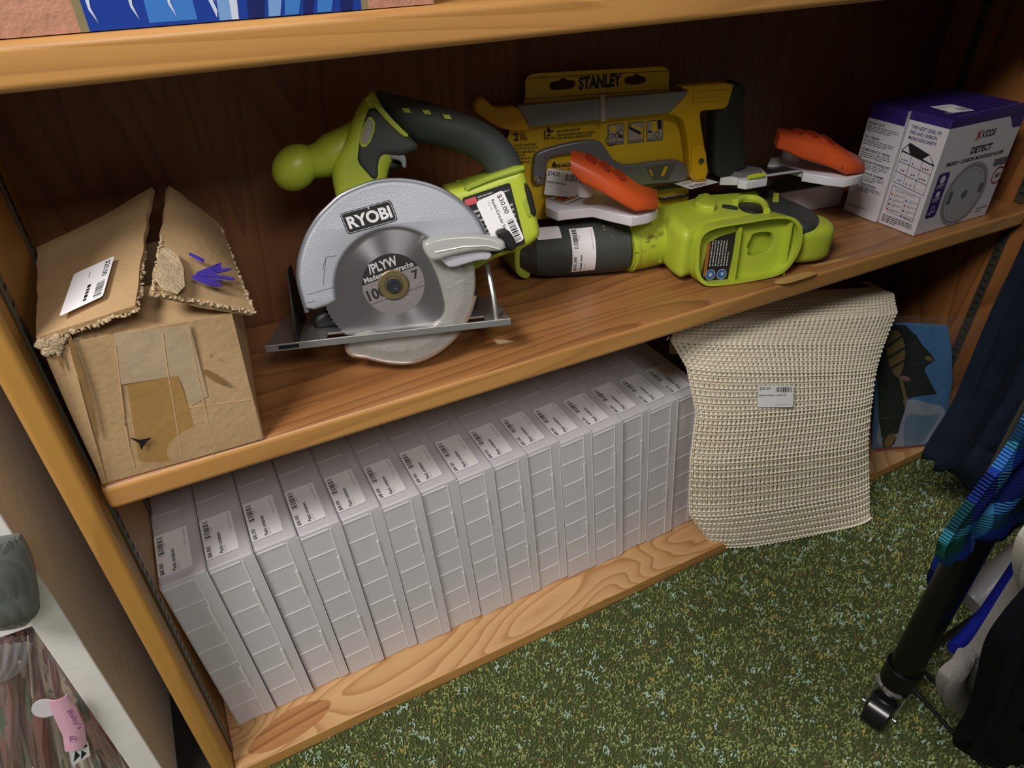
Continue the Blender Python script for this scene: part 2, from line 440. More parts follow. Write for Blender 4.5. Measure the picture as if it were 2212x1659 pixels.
for X, sgn in ((0, 1), (1.2, -1)):
    for yy in (.019, .16):
        for z0, z1 in ((0.002, ZM-TM-.002), (ZM+.002, ZT-.002)):
            st = MB().box((X, yy-.0065, z0), (X+sgn*.0025, yy+.0065, z1)) if sgn > 0 else MB().box((X-.0025, yy-.0065, z0), (X, yy+.0065, z1))
            so = st.build('shelf_standard', M_strip, case, bevel=.0006, bseg=2)
            sl = MB(); z = z0+.012
            xa = X+sgn*.0026
            while z < z1-.01:
                sl.box((min(X, xa), yy-.0035, z), (max(X, xa), yy+.0035, z+.0035)); z += .0127
            ch = sl.build('slot_row', M_dark, case, flat=True); ch['_w'] = case['_w']
# boat-shaped patch let into the bottom board
_bp = Fr((0,0,0), (1,0,0), (0,1,0))
pp = _bp.tr([(533,1628),(538,1612),(560,1585),(600,1548),(640,1524),(680,1513),(712,1512),(717,1519),(700,1550),(660,1582),(610,1612),(560,1630)])
MB().prism(_bp, smooth(pp, 2), .00002, .00022).build('patch', wood('patch_veneer', 'bd8550', '85502a', 'X', 7, 7, 9, .3, .42, .2, .8), case, flat=True)
for d_ in ([(1067,736),(1085,735),(1110,738),(1075,744)],):
    ch = MB(); f2 = Fr((0,0,ZM), (1,0,0), (0,1,0)); ch.prism(f2, f2.tr(d_), 0, .0008)
    tag(ch.build('wood_chip', mat('pale_splinter', 'd9c090', .6), loc=f2.hit(1085, 738)), 'small pale wood chip lying on the middle shelf below the circular saw', 'wood chip')
wp = MB(); f2 = Fr((0,0,ZM), (1,0,0), (0,1,0))
for pl in ([(1665,610),(1700,598),(1745,585),(1772,590),(1735,603),(1690,616)],[(1745,575),(1800,562),(1852,550),(1830,560),(1770,575)]):
    wp.prism(f2, smooth(f2.tr(pl), 2), .00002, .00015)
wp.build('worn_patch', mat('bare_wood', 'c0975c', .6, var=.2, vscale=60), case, flat=True)
# white cloth scuff lines on shelf: small scratches
sc_ = MB()
for (x0, y0, x1, y1) in ((588,898,690,868),(1440,735,1446,728)):
    a = f2.hit(x0, y0); b = f2.hit(x1, y1); t = (b-a).normalized().cross(Vector((0,0,1)))*.0003
    sc_.add([a-t+Vector((0,0,.0001)), b-t+Vector((0,0,.0001)), b+t+Vector((0,0,.0001)), a+t+Vector((0,0,.0001))], [(0,1,2,3)])
sc_.build('scratch', mat('scratch_light', 'c99c62', .6), case, flat=True)

# ---------------------------------------------------------------- floor with looped pile
def carpet_material(name):
    m = bpy.data.materials.new(name); m.use_nodes = True; nt = m.node_tree; N = nt.nodes; L = nt.links
    b = N['Principled BSDF']; b.inputs['Roughness'].default_value = .95; b.inputs['Specular IOR Level'].default_value = .1
    a = N.new('ShaderNodeAttribute'); a.attribute_name = 'yarn'; L.new(a.outputs['Color'], b.inputs['Base Color'])
    return m
fl = MB().box((-1.2, -1.4, FLOOR-.02), (2.2, D+.3, FLOOR))
fo = fl.build('floor', mat('carpet_backing', '4e5834', .95, spec=.1, var=.4, vscale=300), flat=True, loc=(0,0,FLOOR)); fo['kind'] = 'structure'
def carpet():
    r = RNG; n = 108000
    x = r.uniform(-.38, 1.30, n); y = r.uniform(-.78, -YP-.0015, n)
    def blobs(cnt, rad):
        f = np.zeros(len(x)); cx = r.uniform(-.42, 1.34, cnt); cy = r.uniform(-.82, 0, cnt)
        gx = np.floor((x+.45)/rad).astype(int); gy = np.floor((y+.85)/rad).astype(int)
        cells = {}
        for i in range(cnt):
            cells.setdefault((int((cx[i]+.45)//rad), int((cy[i]+.85)//rad)), []).append(i)
        for j in range(len(x)):
            for dx in (-1, 0, 1):
                for dy in (-1, 0, 1):
                    for i in cells.get((gx[j]+dx, gy[j]+dy), ()):
                        d = math.hypot(x[j]-cx[i], y[j]-cy[i])
                        if d < rad: f[j] = max(f[j], 1-d/rad)
        return f
    teal = blobs(2300, .0085); gold = blobs(1700, .008); dark = blobs(2900, .0115)
    rnd = r.uniform(0, 1, len(x))
    base = [lin('6f7848'), lin('858f5e'), lin('5f6a40'), lin('77824e'), lin('6c724c'), lin('96a06c')]
    c_t = lin('9cb3a0'); c_g = lin('9a9450'); c_d = lin('505c38'); c_b = lin('6e6442')
    col = np.zeros((len(x), 4))
    pick = r.integers(0, len(base), len(x))
    for j in range(len(x)):
        c = base[pick[j]]
        if dark[j] > .25+.4*rnd[j]: c = c_d if rnd[j] > .3 else c_b
        if gold[j] > .3+.4*rnd[j]: c = c_g
        if teal[j] > .3+.35*rnd[j]: c = c_t
        col[j] = c
    # each tuft is a little curled ribbon loop of three faces
    ang = r.uniform(0, 2*np.pi, len(x)); ln = r.uniform(.0026, .005, len(x)); h = r.uniform(.0025, .0050, len(x)); w = r.uniform(.0006, .0010, len(x))
    prof = np.array([(0, 0), (.25, .8), (.6, 1.0), (1.0, .55)])
    V = np.zeros((len(x), 8, 3)); ca, sa = np.cos(ang), np.sin(ang)
    bend = r.uniform(-.5, .5, len(x))
    for k, (t, z) in enumerate(prof):
        px = ln*(t-.5); off = bend*ln*t*t
        for s_, sg in ((0, -1), (1, 1)):
            qx = px; qy = off+sg*w
            V[:, 2*k+s_, 0] = x+qx*ca-qy*sa; V[:, 2*k+s_, 1] = y+qx*sa+qy*ca; V[:, 2*k+s_, 2] = FLOOR+z*h+.0002
    V[:, :, 1] = np.minimum(V[:, :, 1], -YP-.0004)
    F = []
    base_i = (np.arange(len(x))*8)[:, None]
    quads = np.concatenate([base_i+np.array([0,1,3,2]), base_i+np.array([2,3,5,4]), base_i+np.array([4,5,7,6])], 0)
    me = bpy.data.meshes.new('carpet_pile')
    me.vertices.add(len(x)*8); me.vertices.foreach_set('co', (V-np.array([.5, -.3, FLOOR])).reshape(-1))
    me.loops.add(quads.size); me.loops.foreach_set('vertex_index', quads.reshape(-1))
    me.polygons.add(len(quads)); me.polygons.foreach_set('loop_start', np.arange(0, quads.size, 4)); me.polygons.foreach_set('loop_total', np.full(len(quads), 4))
    me.polygons.foreach_set('use_smooth', np.ones(len(quads), bool))
    at = me.color_attributes.new('yarn', 'FLOAT_COLOR', 'POINT')
    col[:, :3] = np.minimum(1, col[:, :3]*1.18)
    at.data.foreach_set('color', np.repeat(col, 8, axis=0).reshape(-1))
    me.update(); me.validate(); me.materials.append(carpet_material('carpet_yarn'))
    o = bpy.data.objects.new('carpet_pile', me); C.objects.link(o); o.location = (.5, -.3, FLOOR)
    tag(o, 'short green carpet pile flecked with pale teal and gold in front of the bookcase', 'carpet'); o['kind'] = 'stuff'
carpet()

wb = MB().box((-1.2, .275, FLOOR), (2.2, .295, 2.3)).build('wall_back', mat('wall_paint', 'b9b3a6', .8), flat=True, loc=(0, .28, FLOOR)); wb['kind'] = 'structure'
gap_shade = MB().box((-.0615, -.004, FLOOR), (-PT-.0005, D, FLOOR+.0015)).build('gap_shade_strip_1', mat('gap_shade_black', '120f0c', .9), flat=True, loc=(-.04, .1, FLOOR)); gap_shade['kind'] = 'structure'  # added near-black strip: paints the deep shade on the floor between the bookcases
# ---------------------------------------------------------------- organizers
M_org = film('frosted_plastic', 'f8f6fa', .74, .25, .33)
M_orgE = film('frosted_plastic_edge', 'fbfafc', .92, .2, .3)
M_lab = mat('label_paper', 'f8f7fa', .5)
ORG_H, ORG_D, ORG_W = .262, .145, .0445
def organizer_master():
    root = thing('storage_organizer', 'x', 'plastic organizer', (0,0,0), 'plastic organizers on the bottom shelf')
    w0 = .0335; t = .0014; H = ORG_H; Dp = ORG_D
    b = MB()  # tray: floor on the left side, four rims
    b.box((0, 0, 0), (t, Dp, H)).box((t, 0, 0), (w0, t, H)).box((t, Dp-t, 0), (w0, Dp, H)).box((t, t, 0), (w0, Dp-t, t)).box((t, t, H-t), (w0, Dp-t, H))
    b.build('tray', M_org, root, bevel=.0012, bseg=2)
    dv = MB()
    for i in range(1, 7):
        z = H*i/7; dv.box((t, -.0006, z-.0005), (w0-.001, Dp-t, z+.0005))
    for yy in (.36, .72): dv.box((t, Dp*yy, t), (w0-.002, Dp*yy+.001, H+.0004))
    dv.build('divider_grid', M_orgE, root)
    l = MB(); x0, x1 = w0+.0006, ORG_W
    l.box((x1-t, -.001, -.0), (x1, Dp, H+.0008)).box((x0-.002, -.0014, 0), (x1-t, 0, H+.0008)).box((x0-.002, Dp, 0), (x1-t, Dp+.001, H)).box((x0-.002, 0, H), (x1-t, Dp, H+.0012)).box((x0-.002, 0, -.0), (x1-t, Dp, .001))
    l.build('lid', M_org, root, bevel=.0012, bseg=2)
    r_ = MB(); r_.box((w0-.0022, -.0022, .004), (w0-.0004, -.0012, H-.004)); r_.box((x1-.0012, -.002, .002), (x1+.0002, -.0008, H-.002)); r_.box((.001, -.0012, H-.006), (w0-.003, -.0002, H-.004))
    r_.build('rim', M_orgE, root, bevel=.0004, bseg=2)
    lid_ = [x for x in bpy.data.objects if x.name == 'lid'][0]
    for z in (H*.24, H*.66):
        MB().box((w0-.004, -.0035, z), (w0-.0008, -.0022, z+.042)).build('latch', M_orgE, lid_, bevel=.0005, bseg=2)
    p = Print(Vector((.001, .0115, H+.0018)), Vector((.0325, 0, 0)), Vector((0, .061, 0)))
    p.mb.box((.0015, .013, H+.0012), (.0325, .072, H+.0017), 0) if False else None
    p.slab(.003, 0)
    p.text('$8.00', .06, .03, .2, .3, 1, .02, 90); p.bars(.07, .47, .25, .93, 1, False, 16)
    p.text('21487', .27, .62, .33, .76, 2, 0, 90)
    p.text('Plastic containers', .42, .04, .54, .55, 1, .025, 90); p.text('Shop 92', .57, .04, .64, .2, 2, 0, 90)
    p.text('Tag Rx: Unique Net', .85, .5, .92, .94, 2, 0, 90)
    p.build('price_label', [M_lab, M_ink, M_grey_ink], root)
    return root
def copy_tree(o, parent=None):
    c = o.copy(); C.objects.link(c); c.parent = parent
    for ch in [x for x in bpy.data.objects if x.parent == o]: copy_tree(ch, c)
    return c
org0 = organizer_master()
_ord = ['first', 'second', 'third', 'fourth', 'fifth', 'sixth', 'seventh', 'eighth', 'ninth', 'tenth', 'eleventh', 'twelfth', 'thirteenth', 'fourteenth', 'fifteenth']
for i in range(15):
    o = org0 if i == 0 else copy_tree(org0)
    x = .0125+.0461*i; lean = math.radians(2.6+3.0*i/14)
    jy = [.0, .001, .004, .002, .003, .0, .003, .001, .002, .004, .001, .0, .004, .003, .006][i]
    o.location = (x+.0002, .042+jy, .0022 if False else ORG_W*0+.0006); o.rotation_euler = (0, -lean, 0)
    if i == 0: lb = 'frosted plastic organizer, leftmost of the row, against the bookcase side'
    elif i == 14: lb = 'frosted plastic organizer, rightmost of the row, beside the cream rug pad'
    elif i < 8: lb = 'frosted plastic organizer, %s from the left in the row of fifteen' % _ord[i]
    else: lb = 'frosted plastic organizer, %s from the right in the row of fifteen' % _ord[14-i]
    o['label'] = lb

# ---------------------------------------------------------------- cardboard box
def cardboard(name, tape=False):
    m = mat(name, 'b99a72', .78, spec=.2, bump=.35, bscale=160, var=.14, vscale=14)
    return m
M_cb = cardboard('cardboard'); M_cb2 = mat('cardboard_torn', 'c9b393', .85, spec=.1, bump=.6, bscale=500, var=.25, vscale=80)
M_tape = mat('packing_tape', 'aa8450', .35, coat=.3, bump=.3, bscale=120, var=.08)
cb = thing('cardboard_box', 'battered brown cardboard box with sagging open flaps at the left end of the middle shelf', 'box', (.07, .08, ZM))
def nz(seed, amp, f=40):
    rr = random.Random(seed); K = [(rr.uniform(-f, f), rr.uniform(-f, f), rr.uniform(-f, f), rr.uniform(0, 6)) for _ in range(7)]
    return lambda p: amp*sum(math.sin(a*p[0]+b*p[1]+c*p[2]+d) for a, b, c, d in K)/3
def bil(c, a, b): return c[0]*(1-a)*(1-b)+c[1]*a*(1-b)+c[2]*a*b+c[3]*(1-a)*b
def panel(name, corners, m, parent, th=.004, amp=.0012, seed=1, nu=24, nv=24, bow=0, edge=0, f=40):
    cs = [Vector(c) for c in corners]; nn = (cs[1]-cs[0]).cross(cs[3]-cs[0]).normalized(); fn = nz(seed, amp, f); fe = nz(seed+9, edge, 220)
    def g(a, b):
        p = bil(cs, a, b)
        e = 0
        q = p + nn*(fn(p)+bow*math.sin(math.pi*a)*math.sin(math.pi*b))
        if edge:
            wv = (1 if b in (0, 1) or a in (0, 1) else 0); q += (cs[3]-cs[0]).normalized()*fe(p)*wv*(1 if b in (0, 1) else .3)+(cs[1]-cs[0]).normalized()*fe(p*1.3)*wv
        return q
    return MB().grid(g, nu, nv, thick=th).build(name, m, parent, ang=50)
ZB = ZM+.0008
FL = onY(143, 720, .002); FR_ = onY(504, 671, .002); BL = onZ(213, 1036, ZB); BR = onZ(562, 952, ZB)
BL = Vector((.0068, .004, ZB)); BR = Vector((.129, .001, ZB)); FL = Vector((.026, .003, .556)); FR_ = Vector((.1335, .003, .5495))
XL = .0045; BK = .172
panel('front_panel', (BL, BR, FR_, FL), M_cb, cb, .004, .0009, 3)
panel('side_panel', (BR+Vector((.001,0,0)), Vector((.145, BK, ZB)), Vector((.148, BK, .548)), FR_+Vector((.001,.0,-.001))), M_cb, cb, .004, .0015, 5, bow=.003)
panel('side_panel', (Vector((.0045, BK, ZB)), BL+Vector((-.001,0,0)), FL+Vector((-.012,.0,-.002)), Vector((.006, BK, .552))), M_cb, cb, .0035, .0005, 6)
panel('back_panel', (Vector((.143, BK, ZB)), Vector((.007, BK, ZB)), Vector((.007, BK, .552)), Vector((.145, BK, .552))), M_cb, cb, .004, .001, 7)
panel('bottom_panel', (BL+Vector((0,.001,.004)), BR+Vector((0,.001,.004)), Vector((.143, BK, ZB+.004)), Vector((.008, BK, ZB+.004))), M_cb, cb, .003, 0, 7)
panel('left_corner', (BL+Vector((-.001,.001,0)), BL+Vector((.002,-.001,0)), FL+Vector((.001,-.001,0)), FL+Vector((-.0165,.004,-.002))), M_cb, cb, .002, .0012, 8, 6, 24)
# flaps
FP = onY(328, 626, .004); 
panel('inner_flap', (FL+Vector((.002,.003,-.001)), FR_+Vector((0,.003,-.001)), FR_+Vector((-.010,.05,.012)), FL+Vector((.014,.05,.010))), M_cb, cb, .0035, .0012, 11)
LH = onY(82, 736, .002); LF = onY(295, 664, .000); LB = onY(328, 405, .155); LHB = Vector((.004, .17, .566))
panel('left_flap', (LH, LF, LB, LHB), M_cb, cb, .004, .0022, 12, 30, 30, bow=.004, edge=.0006)
RH = onY(547, 670, .002); RF = onY(328, 626, -.002); RB = onY(365, 405, .15); RHB = Vector((.149, .168, .560))
panel('right_flap', (RF, RH, RHB, RB), M_cb, cb, .004, .0024, 13, 30, 30, bow=.005, edge=.0007)
# torn corrugated edges
te = MB(); rr = random.Random(5)
for a, b in ((LH, LF), (LF, LF.lerp(LB, .45)), (RF, RH), (RF, RF.lerp(RB, .5)), (RH, RHB)):
    L_ = (b-a).length; n = int(L_/.0016)
    for i in range(n):
        p = a.lerp(b, (i+.5)/n)+Vector((rr.uniform(-.001, .001), rr.uniform(-.0015, .0005), -.002+rr.uniform(-.0015, .0012)))
        te.ball(p, .0014, (rr.uniform(.4, 1.5), rr.uniform(.6, 1.6), rr.uniform(.3, 1.5)), 5, 4)
te.build('torn_edge', M_cb2, cb)
cr_ = MB()
for i in range(90):
    p = onY(92+rr.uniform(-4, 40), 742+rr.uniform(-12, 20), .001); cr_.ball(p, rr.uniform(.0014, .003), (rr.uniform(.3, 1.6), .8, rr.uniform(.3, 1.5)), 6, 4)
cr_.build('crumpled_corner', M_cb2, cb)
c_f = Fr((BL+FL)/2, (FR_-FL).normalized(), (FL-BL))
pr = MB()
def fpoly(pts, d): 
    q = smooth(c_f.tr(pts, d), 1); pr.prism(c_f, q, d, d+.0002)
cfr = Fr(BL, (BR-BL), (FL-BL))
tp = MB(); tp.prism(cfr, cfr.tr([(275,835),(385,815),(440,985),(345,1003),(300,1000)], .003), .0003, .0006); tp.build('tape', M_tape, cb, flat=True)
tp = MB(); tp.prism(cfr, cfr.tr([(245,725),(410,705),(450,860),(415,880),(385,815),(262,835)], .003), .0002, .0005); tp.build('tape_residue', mat('tape_residue', 'b7a284', .6, bump=.3, bscale=120, var=.1), cb, flat=True)
hb = MB(); hb.prism(cfr, cfr.tr([(280,945),(302,950),(328,945),(315,955),(305,972),(300,957)], .0035), .0035, .0037); hb.build('tear', M_dark, cb, flat=True)
hb = MB(); hb.prism(cfr, smooth(cfr.tr([(438,797),(455,800),(497,833),(470,826),(445,812)], .0035), 2), .0034, .0038); hb.prism(cfr, cfr.tr([(452,768),(466,762),(455,771)], .0035), .0034, .0038)
hb.build('scuff', mat('scuffed_board', '8f6a3c', .8), cb, flat=True)
cz = MB()
for pl in ([(143,720),(160,790),(185,860),(205,935),(215,950),(208,905),(190,835),(165,760),(150,715)],[(118,760),(135,800),(140,790),(128,755)]):
    cz.prism(cfr, smooth(cfr.tr(pl, .003), 1), .0028, .0031)
cz.build('water_mark', mat('stained_board', '8a6a3e', .8, var=.2, vscale=40), cb, flat=True)
rfr = Fr(RF, RH-RF, RB-RF)
mk = MB()
for pl in ([(409,545),(425,552),(443,561),(440,566),(424,558),(408,549)],[(420,590),(450,578),(478,566),(478,572),(450,583),(500,578),(500,583),(455,592),(508,600),(505,605),(460,598),(428,596)],[(413,594),(450,600),(490,606),(455,607),(482,615),(476,619),(440,612),(416,600)],[(462,570),(482,574),(470,588),(458,586)]) if True else ([(409,543),(416,545),(442,558),(438,563),(425,558)],[(420,585),(445,568),(480,572),(500,590),(505,602),(470,598),(440,590),(425,590)],[(414,594),(430,596),(470,606),(482,617),(460,617),(425,606)],[(462,572),(485,580),(475,592)]):
    mk.prism(rfr, smooth(rfr.tr(pl, .006), 1), .0052, .0062)
mk.build('marker_scribble', mat('violet_marker', '4a3aa8', .5), cb, flat=True)
st = MB(); st.prism(rfr, smooth(rfr.tr([(350,528),(395,560),(400,640),(335,618),(340,560)], .005), 1), .0044, .0054); st.build('torn_patch', M_cb2, cb, flat=True)
lf = Fr(LH, LF-LH, LB-LH)
pl_ = Print.px(lf, (122,675), (200,664), (196,590), .0062)
pl_ = Print(lf.hit(128,684,.0068), lf.hit(222,640,.0068)-lf.hit(128,684,.0068), lf.hit(160,592,.0068)-lf.hit(128,684,.0068))
pl_.slab(.002, 0); pl_.text('$20.00', .78, .56, .93, .95, 1, .02, -90); pl_.bars(.74, .06, .94, .44, 1, False, 14); pl_.lines(.50, .1, .60, .92, 1, 1, .8, 4, True); pl_.lines(.44, .7, .48, .92, 1, 2, .6, 5, True)
pl_.build('price_label', [M_lab, M_ink, M_grey_ink], cb)

cre = MB()
for pts_, w_ in (([(352,720),(362,800),(380,900),(392,985)],.0007), ([(410,715),(425,800),(448,900),(462,985)],.0006), ([(250,745),(262,850),(278,960),(292,1010)],.0006), ([(400,882),(440,877),(500,868),(540,864)],.0004), ([(160,760),(180,850),(205,930)],.0007)):
    q_ = [cfr.hit(x, y, .0002) for x, y in pts_]; cre.tube([Vector(t) for t in smooth([tuple(v) for v in q_], 2, False)], w_, 6)
cre.build('crease', mat('crease_light', 'c0a078', .8), cb)
# ---------------------------------------------------------------- circular saw
M_alu = mat('cast_aluminium', 'b4b8c2', .42, .35, bump=.25, bscale=1400)
M_aluR = mat('aluminium_rim', '8d9199', .35, .7)
M_steel = mat('shoe_steel', 'a9aaa8', .34, .75, var=.12, vscale=25)
def blade_material():
    m = bpy.data.materials.new('brushed_blade'); m.use_nodes = True; nt = m.node_tree; N = nt.nodes; L = nt.links
    b = N['Principled BSDF']; b.inputs['Base Color'].default_value = lin('d2d2d6'); b.inputs['Metallic'].default_value = 1; b.inputs['Roughness'].default_value = .36
    b.inputs['Anisotropic'].default_value = .9; b.inputs['Anisotropic Rotation'].default_value = .25; b.inputs['Roughness'].default_value = .24
    tg = N.new('ShaderNodeTangent'); tg.direction_type = 'RADIAL'; tg.axis = 'Z'; L.new(tg.outputs[0], b.inputs['Tangent'])
    return m
# local axes: u to the right along the shoe, v up in the blade plane, n toward the viewer
sawn = Vector((-.27, -.95, .25)).normalized()
S = Fr((.262, .052, ZM+.088), Vector((.964, -.266, 0)), n=sawn)
# choose the plane origin so that the round guard stands on the shelf
S.o = S.hit(838, 588, 0) if False else S.o
cu, cv = S.uv(838, 588, 0)
saw = thing('circular_saw', 'lime and dark grey cordless circular saw with silver guard, standing on the middle shelf', 'circular saw', (.27, .08, ZM))
def ST(pts, d=0): return S.tr(pts, d)
G_out = [(663,676),(652,640),(644,606),(645,570),(652,541),(662,512),(677,486),(690,467),(708,449),(732,426),(753,415),(775,406),(798,397),(821,392),(845,390),(867,390),(886,392),(904,395),(924,400),(944,407),(963,416),(981,427),(997,439),(1012,452),(1025,467),(1036,482),(1045,500),(1050,512)]
G_in = [(1000,520),(965,535),(945,528),(932,523),(920,512),(907,504),(888,497),(867,493),(849,493),(831,495),(815,499),(800,504),(784,512),(769,523),(755,536),(744,550),(735,565),(729,581),(725,598),(723,615),(724,634),(727,655)]
MB().puff(S, smooth(ST(G_out+G_in, 0), 1), -.030, 0, .0035).build('upper_guard', M_alu, saw, ang=50)
# rim band behind the guard face
go = smooth(ST(G_out, -.003), 1, closed=False)
rim = MB(); rim.tube([S.P(u, v, -.006) for u, v in go], .0022, 8, up=S.n); rim.build('guard_rim', M_aluR, saw)
p = Print.px(S, (751,507), (860,476), (733,462), .0004); p.rect(0,0,1,1,0,.003); p.rect(.015,.03,.985,.97,1,.003); p.rect(.03,.06,.97,.94,0,.0025)
p.text('RYOBI', .08, .2, .93, .78, 2, .035)
p.poly([(.535,.86),(.565,.86),(.56,.98),(.545,.98)], 2)
p.build('logo_plate', [M_ink, M_alu, mat('logo_white', 'e8e8ec', .4)], saw)
ga = MB()
for a, b in (((698,617),(704,556)),((704,556),(697,580)),((704,556),(727,552)),((697,580),(704,584)),((662,637),(724,620)),((664,655),(680,650))):
    A = S.hit(*a, .0003); B = S.hit(*b, .0003); t = (B-A).normalized().cross(S.n)*.0002; ga.add([A-t, B-t, B+t, A+t], [(0,1,2,3)])
ga.build('engraved_arrow', mat('engraving', '5c5f66', .6), saw, flat=True)
# blade with teeth
bc = S.uv(850, 614, -.008); BRD = .0655
BF = Fr(S.P(bc[0], bc[1], -.008), S.ex, n=S.n)
tb = []; nt_ = 100
for i in range(nt_):
    a = 2*math.pi*i/nt_; a2 = a+2*math.pi*.55/nt_
    tb += [(BRD*math.cos(a), BRD*math.sin(a)), ((BRD-.0016)*math.cos(a2), (BRD-.0016)*math.sin(a2))]
bm_ = MB(); zf = Fr((0,0,0), (1,0,0), (0,1,0)); bm_.prism(zf, tb, -.0006, .0006)
blade = bm_.build('blade', blade_material(), None)
rotm = Matrix((BF.ex, BF.ey, BF.n)).transposed().to_4x4()
blade.parent = saw; blade.matrix_parent_inverse = Matrix.Identity(4); blade.matrix_basis = Matrix.Translation(BF.o-Vector(saw['_w'])) @ rotm
# blade label
R0 = .0283
p = Print(BF.P(-R0, -R0, .0007), BF.ex*(2*R0), BF.ey*(2*R0))
p.disc(.5, .5, R0, 0, 60)
def chord(y0, y1):  # band of the disc in a rotated frame
    pts = []; th = math.radians(14)
    for i in range(25):
        y = y0+(y1-y0)*i/24; x = math.sqrt(max(0, 1-y*y)); pts.append((x, y))
    L_ = [(x, y) for x, y in pts]+[(-x, y) for x, y in reversed(pts)]
    return [(.5+.5*(x*math.cos(th)-y*math.sin(th)), .5+.5*(x*math.sin(th)+y*math.cos(th))) for x, y in L_]
p.poly(chord(.3, .995), 1)
q = Print(BF.P(0, 0, .0009), BF.ex*math.cos(math.radians(14))+BF.ey*math.sin(math.radians(14)), BF.ey*math.cos(math.radians(14))-BF.ex*math.sin(math.radians(14)))
q.g = .0001
q.text('/PLYW', -.0165, .0155, .011, .0245, 2, .03); q.text('Madera contracha', -.0235, .0095, .0235, .0145, 2, .02)
q.text('100', -.026, -.0075, -.009, .003, 1, .03); q.text('7', .019, -.002, .025, .006, 1, .03)
q.line(-.026, -.0105, .026, -.0105, .0003, 1); q.lines(.012, -.009, .026, -.004, 2, 3); q.lines(-.022, -.0155, -.012, -.0125, 2, 3)
q.poly([(-.004,-.016),(.004,-.0125),(.011,-.0165),(.003,-.021)], 3); q.poly([(-.003,-.0162),(.004,-.0132),(.0098,-.0166),(.003,-.0203)], 0)
p.mb.add(q.mb.v, q.mb.f, 0); p.mb.m[-len(q.mb.m):] = q.mb.m
p.build('blade_label', [mat('silver_foil', 'a39c9c', .38, .6), M_ink, mat('label_silver', 'd8d8da', .35, .4), M_grey_ink], saw)
# arbor washer and bolt
bm_ = MB(); bm_.lathe(BF, [(.0001,.001),(.0137,.001),(.0139,.0028),(.0128,.0036),(.0085,.0036),(.0078,.0028),(.0001,.0028)], 48)
bm_.build('arbor_washer', mat('brass_washer', '9c8c66', .35, .8, var=.15, vscale=300), saw)
bm_ = MB(); bm_.lathe(BF, [(.0001,.003),(.0066,.003),(.0066,.006),(.0056,.0072),(.0034,.0072),(.003,.0058),(.0001,.0056)], 24); bm_.build('arbor_bolt', mat('dark_bolt', '5d666b', .28, .9), saw)
# lower guard, clear plastic
M_clear = film('cloudy_guard_plastic', 'cfccc4', .5, .22, .3, .5, 70)
lg = [(1018,540),(1026,575),(1029,610),(1026,640),(1016,675),(1001,705),(982,730),(958,752),(930,770),(905,780),(880,785),(850,784),(815,778),(790,771),(770,769),(755,765),(749,752),(750,738),(762,727),(785,719),(800,716),(812,723),(835,727),(875,722),(915,712),(940,700),(955,688),(963,670),(958,640),(946,600),(932,570),(918,545),(925,533),(960,530)]
MB().puff(S, smooth(ST(lg, -.003), 2), -.022, -.003, .003, back=True).build('lower_guard', M_clear, saw, ang=50)
lo = [(1026,640),(1016,675),(1001,705),(982,730),(958,752),(930,770),(905,780),(880,785),(850,784),(815,778),(790,771),(770,769),(755,765),(749,752),(750,738)]
rg = MB(); rg.tube([S.P(u, v, -.006) for u, v in smooth(ST(lo, -.003), 2, False)], .0026, 8, up=S.n); rg.build('guard_lip', film('amber_lip', 'b39a8a', .55, .15, .2), saw)
# clear lever
lv = [(910,529),(929,516),(975,507),(1030,506),(1060,511),(1083,517),(1093,524),(1092,541),(1070,545),(1040,541),(1010,546),(975,553),(941,566),(925,560)]
MB().puff(S, smooth(ST(lv, .016), 2), 0, .016, .004).build('guard_lever', film('frosted_lever_plastic', 'd4d6d2', .72, .18, .3), saw, ang=50)
lv2 = [(935,552),(975,553),(1040,541),(1064,545),(1060,562),(1033,563),(1010,570),(972,581),(958,568)]
MB().puff(S, smooth(ST(lv2, .009), 1), -.002, .009, .002).build('lever_bracket', mat('grey_bracket', 'b6b5be', .45), saw, ang=50)
tr_ = MB(); tr_.tube([S.hit(940, 545, .0165), S.hit(1000, 533, .0165), S.hit(1050, 531, .0165), S.hit(1080, 538, .0165)], .0008, 6); tr_.build('lever_rib', film('rib_plastic', 'f0f0ea', .8, .1, .2), saw)
# green front pillar and knob
pil = [(806,192),(796,202),(784,215),(772,232),(763,252),(755,275),(747,300),(735,322),(722,345),(715,375),(718,400),(724,425),(728,450),(760,460),(800,455),(830,430),(835,390),(845,350),(888,298),(874,290),(850,265),(828,232),(815,208)]
MB().puff(S, smooth(ST(pil, -.012), 2), -.062, -.012, .010, steps=6).build('front_housing', M_lime, saw, ang=60)
nk = [(785,290,.012),(765,305,.0125),(748,315,.0132),(725,330,.0145),(705,342,.0135),(688,347,.012),(672,350,.0115),(655,353,.011)]
kt = MB(); kt.tube([S.hit(x, y, -.036) for x, y, r in nk], [r*1.25 for x, y, r in nk], 20, up=S.n, sy=1.05); kt.build('knob_neck', M_lime, saw)
kb = MB(); kfr = Fr(S.hit(638, 362, -.030), (S.hit(608,392,-.03)-S.hit(668,330,-.03)), n=S.n)
kb.ball(kfr.o, .0195, (1.12, .92, 1.0), 32, 20, fr=kfr); kb.build('front_knob', M_lime, saw)
dp = [(800,228),(830,245),(855,274),(900,306),(905,322),(884,330),(870,336),(845,334),(824,336),(818,355),(818,385),(806,391),(790,373),(770,350),(772,325),(780,280),(790,245)]
MB().puff(S, smooth(ST(dp, -.010), 1), -.064, -.010, .004).build('dark_side_panel', M_rub, saw, ang=50)
wv = [(797,252),(809,272),(794,312),(779,311),(786,278)]
MB().puff(S, smooth(ST(wv, -.0085), 1), -.012, -.0085, .0008).build('vent_window', mat('grey_window', '9b9892', .5), saw)
